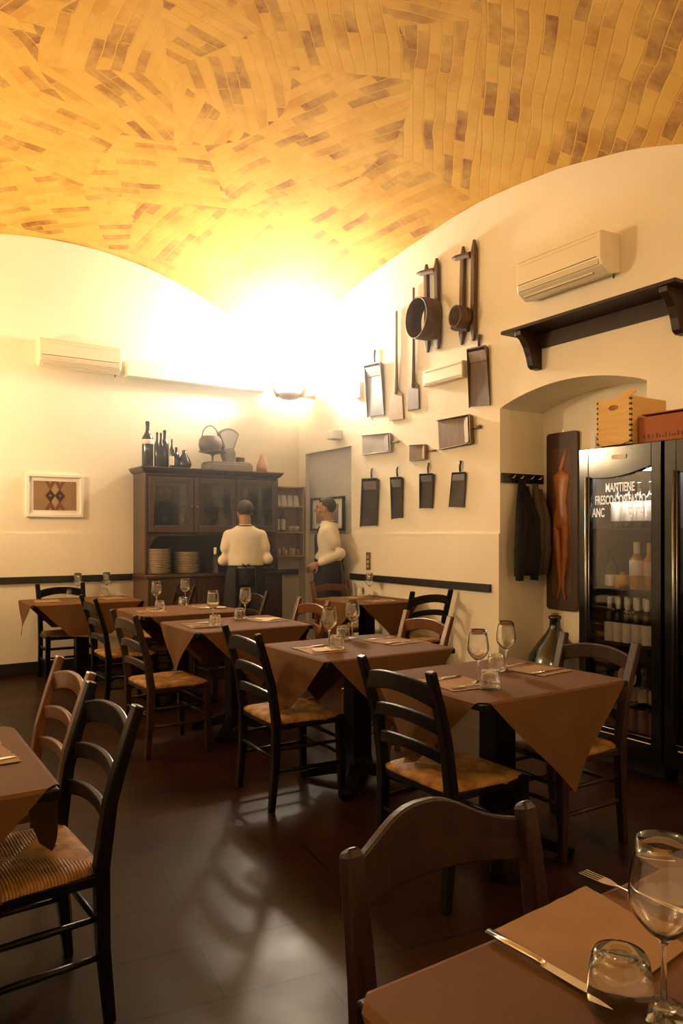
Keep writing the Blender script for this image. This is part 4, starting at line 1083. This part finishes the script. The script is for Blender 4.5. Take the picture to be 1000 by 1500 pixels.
# ------------------------------------------------------------------ niche: coat rack, coats, carved panel, demijohn
JY = NY1
cr = thing('coat_rack', 'black board coat rack with small hooks in the niche', 'coat rack', (4.73, JY, 1.84))
b = N(); box(b, (-0.25, -0.02, -0.04), (0.24, 0, 0.04)); obj('rack_board', b, M['blackgloss'], cr, bevel=0.003)
for k, xx in enumerate((-0.16, -0.06, 0.06, 0.16)):
    b = N(); ringtube(b, [(xx, -0.02, 0.0), (xx+0.012, -0.045, 0.0), (xx+0.03, -0.05, 0.022)], 0.005, 8); obj('hook', b, M['steel'], cr, smooth=True)
def garment(name, label, x, z, w_top, w_bot, L_, m, notch=True, depth=0.09):
    t = thing(name, label, 'coat', (x, JY-0.028, z))
    b = N(); n = 26; rows = []
    rn = 22
    for i in range(rn+1):
        v = i/rn; zz = -L_*v
        hw = w_top + (w_bot-w_top)*(1-(1-v)**2.4)
        hd = 0.014 + depth*0.5*min(v*1.9, 1)*(1-0.15*v)
        row = []
        for k in range(n):
            a = 2*PI*k/n
            rip = 1 + 0.10*math.sin(5*a+1.3)*min(v*2, 1)
            low = 0.0
            xx = hw*math.cos(a)*rip
            if notch and v > 0.85: low = 0.05*math.exp(-((xx/(w_bot*0.35))**2))*(v-0.85)/0.15*2.0
            row.append(b.verts.new((xx + 0.01*v, -hd*(1+math.sin(a))*1.0*rip, zz + low)))
        rows.append(row)
    for a_, c_ in zip(rows, rows[1:]):
        for k in range(n): b.faces.new((a_[k], a_[(k+1)%n], c_[(k+1)%n], c_[k]))
    b.faces.new(rows[0][::-1]); b.faces.new(rows[-1])
    obj('garment_body', b, M[m], t, smooth=True)
    for s in (-1, 1):
        b = N(); ringtube(b, [(s*w_top*0.8, -0.04, -0.05), (s*w_bot*0.62, -0.09, -L_*0.4), (s*w_bot*0.78, -0.085, -L_*0.75), (s*w_bot*0.68, -0.07, -L_*1.04)], [(0.02, 0.02), (0.05, 0.04), (0.052, 0.045), (0.036, 0.03)], 14)
        obj('sleeve', b, M[m], t, smooth=True)
    return t
garment('hanging_coat', 'black coat hanging on the left hooks of the rack', 4.68, 1.82, 0.035, 0.125, 0.80, 'coat')
garment('hanging_jacket', 'grey-brown jacket hanging behind the black coat by the niche corner', 4.845, 1.80, 0.03, 0.060, 0.74, 'coat2', depth=0.05)

cpn = thing('carved_panel', 'tall dark wooden panel carved with a slender standing figure', 'wood carving', (NB, 4.285, 1.48))
b = N(); r_ = 0.03; W_, H_ = 0.165, 0.745
poly = []
for cx, cy, a0_ in ((W_-r_, H_-r_, 0), (-W_+r_, H_-r_, 90), (-W_+r_, -H_+r_, 180), (W_-r_, -H_+r_, 270)):
    for k in range(6): a = R(a0_+18*k); poly.append((cx+r_*math.cos(a), cy+r_*math.sin(a)))
prism(b, poly, (-0.004, 0, 0), (0, -1, 0), (0, 0, 1), (-0.03, 0, 0)); obj('panel_board', b, M['carvewood'], cpn, bevel=0.004)
b = N()
prism(b, [(0.10, 0.61), (-0.10, 0.61), (-0.10, -0.60), (0.10, -0.60)], (-0.034, 0, 0), (0, -1, 0), (0, 0, 1), (-0.002, 0, 0)); obj('recess_field', b, mat('field_wood', (0.085, 0.030, 0.012), 0.5, col2=(0.12, 0.04, 0.015), scale=5), cpn)
b = N()
def fig(pts, rs, dx=0.036):
    ringtube(b, [(-dx, -x, z) for x, z in pts], rs, 12, up=(1, 0, 0))
fig([(0.0, 0.40), (0.0, 0.44), (0.025, 0.52), (0.055, 0.60)], [(0.016, 0.012), (0.022, 0.018), (0.020, 0.015), (0.004, 0.005)])
fig([(0, 0.42), (0, 0.385), (0, 0.36), (0, 0.28), (0, 0.16), (0, 0.05), (0, -0.03), (0.0, -0.07)], [(0.012, 0.012), (0.085, 0.014), (0.090, 0.02), (0.078, 0.026), (0.055, 0.024), (0.078, 0.034), (0.082, 0.036), (0.06, 0.03)])
fig([(-0.04, -0.02), (-0.045, -0.10), (-0.03, -0.28), (-0.005, -0.48), (-0.015, -0.57), (-0.04, -0.65)], [(0.035, 0.03), (0.038, 0.032), (0.030, 0.026), (0.020, 0.018), (0.012, 0.012), (0.010, 0.010)])
fig([(0.04, -0.02), (0.045, -0.10), (0.035, -0.28), (0.015, -0.48), (0.02, -0.57), (0.045, -0.65)], [(0.035, 0.03), (0.038, 0.032), (0.032, 0.026), (0.021, 0.018), (0.012, 0.012), (0.012, 0.010)])
fo = obj('carved_figure', b, M['figurewood'], cpn, smooth=True)
b = N(); ringtube(b, [(-0.015, 0, 0.74), (-0.015, 0, 0.765)], 0.004, 6); obj('hanging_ring', b, M['steel'], cpn)

dj = thing('demijohn', 'large dark glass demijohn standing on the floor in the niche', 'demijohn', (4.74, 4.17, 0))
b = N(); lathe(b, [(0, 0), (0.15, 0), (0.20, 0.04), (0.225, 0.14), (0.225, 0.30), (0.20, 0.40), (0.14, 0.49), (0.075, 0.57), (0.046, 0.62), (0.042, 0.68), (0.052, 0.69), (0.052, 0.71), (0.04, 0.715), (0, 0.715)], seg=40); obj('glass_body', b, M['greenglass'], dj, smooth=True)
b = N(); lathe(b, [(0, 0.715), (0.03, 0.715), (0.032, 0.735), (0, 0.74)], seg=20); obj('cork', b, M['toolmid'], dj, smooth=True)

# ------------------------------------------------------------------ fridges
def text_mesh(s, size, x, y, z, m, parent, name='lettering', sx=1.0, th=0.0004):
    cu = bpy.data.curves.new('t', 'FONT'); cu.body = s; cu.size = size; cu.extrude = th; cu.align_x = 'CENTER'; cu.offset = size*0.02
    tmp = bpy.data.objects.new('t', cu); COL.objects.link(tmp)
    dg = bpy.context.evaluated_depsgraph_get(); me = bpy.data.meshes.new_from_object(tmp.evaluated_get(dg))
    bpy.data.objects.remove(tmp); bpy.data.curves.remove(cu)
    me.materials.clear(); me.materials.append(m)
    Mx = Matrix(((0, 0, -1, x), (-sx, 0, 0, y), (0, 1, 0, z), (0, 0, 0, 1)))
    me.transform(Mx)
    o = bpy.data.objects.new(name, me); COL.objects.link(o); o.parent = parent
    return o
FXF = 3.72
def fridge(label, y0, y1, lettered):
    W = y1-y0; H = 1.89; D = 0.60
    t = thing('bottle_fridge', label, 'fridge', (FXF, (y0+y1)/2, 0))
    h = W/2
    b = N()   # carcass, open to the front
    box(b, (0.05, -h, 0.08), (D, -h+0.03, H)); box(b, (0.05, h-0.03, 0.08), (D, h, H)); box(b, (D-0.03, -h+0.03, 0.08), (D, h-0.03, H))
    box(b, (0.05, -h+0.03, 0.08), (D-0.03, h-0.03, 0.20)); box(b, (0.05, -h+0.03, 1.76), (D-0.03, h-0.03, H))
    obj('carcass', b, M['blackmatt'], t, bevel=0.006)
    b = N(); box(b, (0.08, -h+0.03, 0), (D-0.04, h-0.03, 0.08)); obj('plinth', b, M['blackmatt'], t)
    # door with curved header
    b = N(); 
    box(b, (0, h-0.07, 0.10), (0.045, h, H)); box(b, (0, -h, 0.10), (0.045, -h+0.062, H)); box(b, (0, -h+0.062, 0.10), (0.045, h-0.07, 0.235))
    n = 16; yl, yr = h-0.07, -h+0.062
    poly = [(yl, H), (yr, H)] + [(yr+(yl-yr)*k/n, 1.72 - 0.030*math.sin(PI*k/n*0.9) + 0.038*(1-k/n)) for k in range(n+1)]
    prism(b, poly, (0, 0, 0), (0, 1, 0), (0, 0, 1), (0.045, 0, 0))
    dr = obj('door', b, M['blackgloss'], t, bevel=0.004)
    b = N(); box(b, (0.02, yr-0.01, 0.22), (0.026, yl+0.01, 1.775)); obj('door_glass', b, M['fpane'], dr)
    b = N(); ringtube(b, [(-0.008, h-0.060, 0.30), (-0.008, h-0.060, 1.72)], [(0.007, 0.008), (0.007, 0.008)], 10); ringtube(b, [(-0.006, h-0.080, 0.30), (-0.006, h-0.080, 1.72)], 0.004, 8); obj('door_handle', b, M['handle'], dr, smooth=True)
    b = N(); ringtube(b, [(-0.002, h-0.085, 0.202), (-0.002, -h+0.062, 0.202)], 0.003, 6); obj('sill_strip', b, M['steel_dark'], dr)
    if lettered:
        b = N(); prism(b, [(-0.045, -0.012), (0.045, -0.012), (0.05, -0.006), (0.05, 0.006), (0.045, 0.012), (-0.045, 0.012), (-0.05, 0.006), (-0.05, -0.006)], (0, -0.01, 1.825), (0, 1, 0), (0, 0, 1), (-0.006, 0, 0)); obj('badge', b, M['label'], dr)
        text_mesh('MANTIENE', 0.074, 0.019, 0.0, 1.625, M['text'], dr, sx=0.56)
        text_mesh('FRESCO\u00b7CONTATTO', 0.074, 0.019, 0.0, 1.552, M['text'], dr, sx=0.50)
        text_mesh('ANC', 0.074, 0.019, 0.150, 1.478, M['text'], dr, sx=0.56)
        text_mesh('ENTE', 0.074, 0.019, -0.105, 1.478, M['text'], dr, sx=0.56)
        text_mesh('NA', 0.055, -0.0045, -0.075, 0.535, M['text'], dr, sx=0.8)
        b = N(); lathe(b, [(0, 0.0), (0.062, 0.0), (0.062, 0.003), (0, 0.003)], (0, -0.065, 0.555), 32, axis=(-1, 0, 0)); obj('round_sticker', b, M['coat2'], dr)
    shz = [0.20, 0.37, 0.72, 1.05, 1.41]
    for z in shz[1:]:
        b = N(); box(b, (0.09, -h+0.03, z-0.008), (D-0.04, h-0.03, z))
        obj('shelf', b, M['steel_dark'] if False else M['blackmatt'], t)
    b = N(); box(b, (0.07, -h+0.05, 1.742), (0.10, h-0.05, 1.757)); obj('light_tube', b, mat('fridge_tube', (1, 1, 1), 0.5, emit=((1.0, 0.92, 0.80), 110.0)), t)
    return t
F1Y = (2.525, 3.085); F2Y = (1.93, 2.505)
fridge('tall black drinks fridge with white lettering on its glass door', *F1Y, True)
fridge('second black drinks fridge cut off by the right edge', *F2Y, False)
fc = sum(F1Y)/2
def fb(y, z, h, r, g, lab, lz, cap, label, group=None, x=0.13, shape='wine', name='chilled_bottle', neck=0.3):
    return bottle_parts(name, label, 'bottle', (FXF+x, fc+y, z), h, r, g, lab, lz=lz, capm=cap, group=group, shape=shape, neck=neck)
for k in range(5):
    fb(0.13-0.078*k, 1.4105, 0.275, 0.037, 'darkglass', 'label', (0.15, 0.58), None, 'white-labelled bottle on the top fridge shelf', 'bottles on the top fridge shelf', x=0.17)
fb(0.145, 1.0505, 0.22, 0.036, 'glass', 'label', (0.05, 0.35), None, 'empty clear bottle at the left of the second fridge shelf')
fb(0.055, 1.0505, 0.10, 0.045, 'amber', 'gold', (0.1, 0.8), None, 'squat amber bottle with a gold label in the fridge', x=0.12, shape='beer', neck=0.15)
fb(-0.035, 1.0505, 0.275, 0.042, 'amber', 'label', (0.30, 0.62), 'label', 'amber bottle with white capsule in the middle of the second fridge shelf')
fb(-0.118, 1.0505, 0.27, 0.034, 'amber', 'cream_label', (0.30, 0.60), 'gold', 'amber bottle with a gold capsule at the right of the second fridge shelf')
fb(-0.16, 1.0505, 0.20, 0.030, 'darkglass', 'label', (0.1, 0.6), 'gold', 'short dark bottle with white label at the right end of the second fridge shelf', x=0.2)
for k in range(6):
    for j in range(2):
        fb(0.155-0.064*k, 0.7205, 0.27, 0.0305, 'darkglass', 'label', (0.03, 0.46), 'label', 'dark bottle with white label and capsule, %s row of the third fridge shelf' % ('front' if j == 0 else 'rear'), 'third fridge shelf, %s row' % ('front' if j == 0 else 'rear'), x=0.13+0.075*j)
for k in range(5):
    fb(0.14-0.072*k, 0.3705, 0.21, 0.031, 'darkglass', 'cream_label', (0.12, 0.50), None, 'brown beer bottle with a beige label on the fourth fridge shelf', 'beer bottles on the fourth fridge shelf', shape='beer', neck=0.4)
cs = None
for k in range(5):
    if cs is None:
        cs = thing('drink_can', '', 'can')
        b = N(); lathe(b, [(0, 0), (0.026, 0), (0.032, 0.008), (0.032, 0.135), (0.027, 0.146)], seg=20); obj('can_body', b, M['carton'], cs, smooth=True)
        b = N(); lathe(b, [(0.027, 0.146), (0.028, 0.149), (0.025, 0.149), (0.024, 0.145), (0, 0.145)], seg=20); obj('can_lid', b, M['steel'], cs, smooth=True)
        c = cs
    else: c = copy_tree(cs)
    c.location = (FXF+0.13, fc+0.14-0.072*k, 0.2005); meta(c, 'brown drink can at the bottom of the lettered fridge', 'can', 'drink cans at the bottom of the fridge')

# crates on the fridge
fz = 1.8905
cx_, cy_ = FXF+0.12, 2.80
ck = thing('wooden_wine_crate', 'pale wooden wine crate with a hand hole on top of the fridge', 'crate', (cx_, cy_, fz))
CW, CD, CH = 0.115, 0.165, 0.27    # half width along y, half depth along x, height
b = N()   # front board with an oval hand hole
n = 24; hole = [(0.034*math.cos(2*PI*k/n), CH-0.055 + 0.016*math.sin(2*PI*k/n)) for k in range(n)]
outer = []
for k in range(n):
    a = 2*PI*k/n; cxx, szz = math.cos(a), math.sin(a)
    tx = CW/abs(cxx) if abs(cxx) > 1e-6 else 1e9
    tz = ((0.055 if szz > 0 else CH-0.055)/abs(szz)) if abs(szz) > 1e-6 else 1e9
    q = min(tx, tz); outer.append((q*cxx, CH-0.055+q*szz))
for xx in (-CD, -CD+0.012):
    hv = [b.verts.new((xx, p[0], p[1])) for p in hole]; ov = [b.verts.new((xx, p[0], p[1])) for p in outer]
    for k in range(n): b.faces.new((hv[k], hv[(k+1)%n], ov[(k+1)%n], ov[k]))
    if xx == -CD: h0 = hv; o0 = ov
for k in range(n):
    b.faces.new((h0[k], h0[(k+1)%n], hv[(k+1)%n], hv[k])); b.faces.new((o0[k], o0[(k+1)%n], ov[(k+1)%n], ov[k]))
obj('front_board', b, M['crate'], ck)
b = N(); box(b, (-CD+0.012, -CW, 0), (CD-0.012, -CW+0.01, CH)); obj('side_board', b, M['crate'], ck)
b = N(); box(b, (-CD+0.012, CW-0.01, 0), (CD-0.012, CW, CH)); obj('side_board', b, M['crate'], ck)
b = N(); box(b, (CD-0.012, -CW, 0), (CD, CW, CH)); obj('back_board', b, M['crate'], ck)
b = N(); box(b, (-CD+0.012, -CW+0.01, 0), (CD-0.012, CW-0.01, 0.01)); obj('bottom_board', b, M['crate'], ck)
b = N()
for s in (-1, 1):
    for k in range(9): box(b, (-CD-0.0015, s*CW-(0.0 if s < 0 else 0.010), 0.008+k*0.03), (-CD+0.012, s*CW+(0.010 if s < 0 else 0.0), 0.020+k*0.03))
    for k in range(9): box(b, (-CD+0.0, s*CW-0.0015, 0.008+k*0.03), (-CD+0.014, s*CW+0.0015, 0.020+k*0.03))
obj('finger_joints', b, M['blackmatt'], ck)
b = N(); box(b, (-0.05, -0.045, 0), (0.05, 0.045, 0.012), Matrix.Translation((-0.05, 0.0, CH+0.02)) @ Matrix.Rotation(R(-35), 4, 'Y')); obj('lid_flap', b, M['crate'], ck)
bx = thing('carton_box', 'reddish brown printed carton on top of the fridges', 'box', (FXF+0.18, 2.40, fz))
b = N(); box(b, (-0.17, -0.29, 0), (0.16, 0.272, 0.145)); obj('carton_body', b, M['carton'], bx, bevel=0.003)
b = N(); box(b, (-0.17, -0.29, 0.146), (-0.0, 0.26, 0.152), Matrix.Rotation(R(4), 4, 'Y')); obj('carton_flap', b, M['carton'], bx)
rnd = random.Random(5); b = N(); yy = 0.24
while yy > -0.25:      # worn illegible stamp marks
    w_ = rnd.uniform(0.004, 0.012); box(b, (-0.1712, yy-w_, 0.02), (-0.170, yy, 0.02+rnd.uniform(0.01, 0.03))); yy -= w_ + rnd.uniform(0.006, 0.02)
obj('stamp_marks', b, mat('faded_ink', (0.14, 0.035, 0.010), 0.8), bx)

# ------------------------------------------------------------------ people
def limb(b, pts, rs, seg=12):
    ringtube(b, pts, rs, seg)
    for p, r in zip(pts, rs):
        rr = r if not isinstance(r, tuple) else min(r)
        ellipsoid(b, p, (rr, rr, rr), 12, 8)
def hrings(b, rings, seg=28):
    R_ = []
    for z, cx, cy, rx, ry in rings:
        R_.append([b.verts.new((cx + rx*math.cos(2*PI*k/seg), cy + ry*math.sin(2*PI*k/seg), z)) for k in range(seg)])
    for a, c in zip(R_, R_[1:]):
        for k in range(seg): b.faces.new((a[k], a[(k+1)%seg], c[(k+1)%seg], c[k]))
    b.faces.new(R_[0][::-1]); b.faces.new(R_[-1])
def fuse(o, vox, sm=4):
    m = o.modifiers.new('remesh', 'REMESH'); m.mode = 'VOXEL'; m.voxel_size = vox; m.use_smooth_shade = True
    s = o.modifiers.new('smooth', 'SMOOTH'); s.iterations = sm; s.factor = 0.5
def head(b, c, yaw, pitch=0.0):
    """adult head about 0.23 high; faces +y before yaw"""
    Mh = Matrix.Rotation(yaw, 3, 'Z') @ Matrix.Rotation(pitch, 3, 'X'); c = Vector(c)
    def T(v): return c + Mh @ Vector(v)
    def E(cc, r): ellipsoid(b, T(cc), r, 18, 12, M=Mh)
    E((0, -0.012, 0.022), (0.076, 0.096, 0.088))        # skull
    E((0, 0.022, -0.035), (0.060, 0.066, 0.075))        # face
    E((0, 0.045, -0.088), (0.034, 0.036, 0.024))        # chin and jaw
    E((-0.035, 0.015, -0.07), (0.026, 0.05, 0.03)); E((0.035, 0.015, -0.07), (0.026, 0.05, 0.03))
    ringtube(b, [T((0, 0.086, 0.012)), T((0, 0.100, -0.012)), T((0, 0.113, -0.032)), T((0, 0.095, -0.042))], [(0.008, 0.008), (0.010, 0.010), (0.014, 0.012), (0.012, 0.008)], 10)
    E((0, 0.085, 0.026), (0.045, 0.012, 0.009))         # brow
    E((0, 0.085, -0.058), (0.024, 0.010, 0.006)); E((0, 0.083, -0.068), (0.021, 0.010, 0.006))
    for s in (-1, 1): E((s*0.077, -0.005, -0.012), (0.008, 0.020, 0.032)); E((s*0.042, 0.062, -0.03), (0.022, 0.02, 0.02))
    return T, Mh
def hand(b, wrist, d, up, curl=0.5, flip=1):
    """palm with four fingers of unequal length and a side thumb"""
    w = Vector(wrist); d = Vector(d).normalized(); u = Vector(up); u = (u - d*u.dot(d)).normalized(); s = d.cross(u)*flip
    palm_c = w + d*0.048
    Mp = Matrix((s, d, u)).transposed()
    ellipsoid(b, palm_c, (0.042, 0.052, 0.017), 14, 10, M=Mp)
    for k, ln in enumerate((0.070, 0.078, 0.073, 0.058)):
        off = s*(0.030 - 0.020*k); p = w + d*0.085 + off; pts = [p]; a = 0.12
        for q in (0.45, 0.32, 0.23):
            a += curl*0.75; dd = d*math.cos(a) - u*math.sin(a); p = p + dd*ln*q; pts.append(p)
        ringtube(b, pts, [0.0095, 0.009, 0.0082, 0.0065], 8)
    p = w + d*0.03 + s*0.035
    ringtube(b, [p, p + s*0.022 + d*0.022, p + s*0.026 + d*0.048 - u*0.012, p + s*0.018 + d*0.068 - u*0.02], [0.013, 0.011, 0.0095, 0.007], 8)

def person(label, x, y, rz, arms, head_yaw, scale, bib=True, pitch=0.0, stance=0.11, lean=0.0, hair_full=True):
    t = thing('person', label, 'person', (x, y, 0), rz); t.scale = (scale,)*3
    hc = (0, 0.035+lean, 1.622)
    b = N()
    hrings(b, [(0.90, 0, 0, 0.15, 0.10), (0.98, 0, 0, 0.165, 0.115), (1.06, 0, 0, 0.15, 0.105), (1.18, 0, 0.005, 0.165, 0.115), (1.30, 0, 0.01, 0.18, 0.12), (1.38, 0, 0.005, 0.185, 0.105), (1.43, 0, 0.0, 0.15, 0.08), (1.46, 0, 0.0, 0.08, 0.06)])
    ringtube(b, [(0, -0.005, 1.42), (0, 0.005+lean*.5, 1.50), (0, 0.02+lean, 1.57)], [(0.075, 0.07), (0.062, 0.064), (0.060, 0.064)], 16)
    T, Mh = head(b, hc, head_yaw, pitch)
    for s in (-1, 1):
        limb(b, [(s*0.085, 0, 0.92), (s*stance, 0.01, 0.50), (s*(stance+0.005), -0.01, 0.10)], [0.088, 0.056, 0.042])
        ringtube(b, [(s*stance, -0.05, 0.045), (s*(stance+.01), 0.05, 0.05), (s*(stance+.015), 0.14, 0.03)], [(0.035, 0.035), (0.042, 0.04), (0.038, 0.022)], 12)
        sh, el, wr, hd, hup = arms[s]
        limb(b, [sh, el, wr], [0.046, 0.038, 0.026]); hand(b, wr, hd, hup, flip=s)
    body = obj('body', b, M['skin'], t, smooth=True); fuse(body, 0.006, 3)
    # hair cap with a clipped nape
    b = N()
    ellipsoid(b, T((0, -0.020, 0.034)), (0.082, 0.098, 0.086), 24, 16, M=Mh)
    dele = []
    for v in b.verts:
        l = Mh.transposed() @ (v.co - Vector(hc))
        if l.y > 0.045 - max(0, 0.09 - l.z)*0.0 + (l.z-0.05)*0.9 or (l.z < -0.005 and l.y > -0.005) or l.z < -0.055: dele.append(v)
    bmesh.ops.delete(b, geom=dele, context='VERTS')
    ho = obj('hair', b, M['hair'], t, smooth=True); so = ho.modifiers.new('s', 'SOLIDIFY'); so.thickness = 0.010; so.offset = 0
    b = N()
    for s in (-1, 1): ellipsoid(b, T((s*0.030, 0.083, 0.010)), (0.010, 0.006, 0.005), 10, 6, M=Mh)
    obj('eye', b, M['blackmatt'], t, smooth=True)
    b = N()
    for s in (-1, 1): ellipsoid(b, T((s*0.030, 0.094, 0.030)), (0.017, 0.005, 0.004), 10, 6, M=Mh)
    obj('eyebrow', b, M['hair'], t, smooth=True)
    # shirt
    b = N()
    hrings(b, [(1.035, 0, 0, 0.163, 0.125), (1.06, 0, 0, 0.188, 0.145), (1.10, 0, 0, 0.196, 0.148), (1.18, 0, 0.003, 0.196, 0.140), (1.28, 0, 0.008, 0.203, 0.138), (1.36, 0, 0.003, 0.210, 0.122), (1.405, 0, 0.0, 0.195, 0.108), (1.440, 0, 0.0, 0.150, 0.092), (1.465, 0, 0.0, 0.105, 0.082), (1.49, 0, 0.0, 0.078, 0.074)])
    ringtube(b, [(0, 0, 1.44), (0, 0.004, 1.492)], [(0.070, 0.070), (0.064, 0.066)], 16)
    for s in (-1, 1):
        sh, el, wr, hd, hup = arms[s]
        sh, el, wr = Vector(sh), Vector(el), Vector(wr)
        limb(b, [sh, sh.lerp(el, .5), el, el.lerp(wr, .45), el.lerp(wr, 0.86)], [0.066, 0.066, 0.060, 0.052, 0.043])
    so_ = obj('shirt', b, M['shirt'], t, smooth=True); fuse(so_, 0.010, 14)
    # trousers
    b = N()
    hrings(b, [(0.86, 0, 0, 0.175, 0.12), (0.95, 0, 0, 0.182, 0.132), (1.05, 0, 0, 0.168, 0.122)])
    for s in (-1, 1): limb(b, [(s*0.088, 0, 0.90), (s*stance, 0.01, 0.50), (s*(stance+0.005), -0.01, 0.09)], [0.098, 0.075, 0.06])
    to = obj('trousers', b, M['apron'], t, smooth=True); fuse(to, 0.012, 3)
    b = N()
    for s in (-1, 1):
        ringtube(b, [(s*stance, -0.075, 0.035), (s*stance, -0.03, 0.06), (s*(stance+.01), 0.06, 0.05), (s*(stance+.015), 0.16, 0.028), (s*(stance+.015), 0.185, 0.022)], [(0.03, 0.03), (0.045, 0.055), (0.05, 0.045), (0.046, 0.028), (0.025, 0.018)], 14)
    obj('shoes', b, M['blackmatt'], t, smooth=True)
    # long waist apron wrapped round to the back
    b = N(); rows = []; n = 40
    for i, (z, rx, ry) in enumerate([(1.07, 0.184, 0.140), (1.04, 0.188, 0.144), (0.95, 0.200, 0.152), (0.80, 0.212, 0.160), (0.62, 0.222, 0.166), (0.46, 0.232, 0.172)]):
        rows.append([b.verts.new(((rx+0.006*math.sin(k*0.9)*i/5)*math.cos(R(-62)+R(304)*k/n), (ry+0.006*math.sin(k*0.9)*i/5)*math.sin(R(-62)+R(304)*k/n), z)) for k in range(n+1)])
    for a, c in zip(rows, rows[1:]):
        for k in range(n): b.faces.new((a[k], a[k+1], c[k+1], c[k]))
    ap = obj('apron', b, M['apron'], t, smooth=True); m_ = ap.modifiers.new('s', 'SOLIDIFY'); m_.thickness = 0.004
    b = N(); ringtube(b, [(0.186*math.cos(2*PI*k/32), 0.142*math.sin(2*PI*k/32), 1.065) for k in range(33)], 0.006, 6, up=(0, 0, 1))
    for s in (-1, 1):
        ringtube(b, [(0, -0.146, 1.065), (s*0.035, -0.158, 1.085), (s*0.045, -0.158, 1.06), (0, -0.148, 1.062)], 0.006, 6, up=(0, 1, 0))
        ringtube(b, [(0, -0.148, 1.06), (s*0.012, -0.162, 1.0), (s*0.02, -0.166, 0.96)], 0.006, 6, up=(0, 1, 0))
    obj('apron_string', b, M['apron'], ap, smooth=True)
    # bib and neck strap
    b = N(); rows = []
    for i, (z, rx, ry, aw) in enumerate([(1.06, 0.186, 0.142, 62), (1.14, 0.188, 0.140, 55), (1.22, 0.192, 0.142, 46), (1.30, 0.200, 0.144, 38), (1.36, 0.202, 0.136, 33)]):
        rows.append([b.verts.new((rx*math.sin(R(-aw+2*aw*k/16)), 0.006 + ry*math.cos(R(-aw+2*aw*k/16)), z)) for k in range(17)])
    for a, c in zip(rows, rows[1:]):
        for k in range(16): b.faces.new((a[k], a[k+1], c[k+1], c[k]))
    bb = obj('bib', b, M['apron'], ap, smooth=True); m_ = bb.modifiers.new('s', 'SOLIDIFY'); m_.thickness = 0.004
    b = N()
    P = []
    for k in range(0, 25):
        a = -PI/2 + (k-12)/12*PI*0.92 
        P.append((0.080*math.cos(a), 0.075*math.sin(a)+0.0, 1.478 - 0.035*max(0, math.sin(a))))
    P = [(-0.108, 0.118, 1.362), (-0.095, 0.095, 1.42)] + P[::-1][0:0] + sorted(P, key=lambda p: math.atan2(p[0], -p[1])) + [(0.095, 0.095, 1.42), (0.108, 0.118, 1.362)]
    ringtube(b, P, 0.008, 8, up=(0, 0, 1))
    obj('neck_strap', b, M['apron'], ap, smooth=True)
    return t
# waiter at the cabinet, seen from behind, elbows out and hands working at the counter
aW = {-1: ((-0.165, 0.0, 1.375), (-0.225, -0.04, 1.12), (-0.15, 0.20, 1.12), (0.5, 0.85, -0.1), (0, 0, 1)),
       1: ((0.165, 0.0, 1.375), (0.232, -0.04, 1.13), (0.17, 0.20, 1.12), (-0.5, 0.85, -0.1), (0, 0, 1))}
person('waiter seen from behind in a cream shirt and black apron working at the cabinet', 3.35, 7.03, R(-22), aW, R(8), 0.985, pitch=R(-12))
# waiter in profile, left forearm across to the apron pocket
aP = {-1: ((-0.16, 0.0, 1.375), (-0.225, -0.13, 1.15), (-0.17, 0.10, 1.04), (0.35, 0.8, -0.5), (-1, 0, 0.2)),
       1: ((0.16, 0.0, 1.375), (0.22, -0.10, 1.15), (0.16, 0.14, 1.02), (-0.3, 0.8, -0.5), (1, 0, 0.2))}
person('waiter in profile with cream shirt and dark apron before the shaded doorway', 4.27, 6.89, R(57), aP, R(3), 1.015)
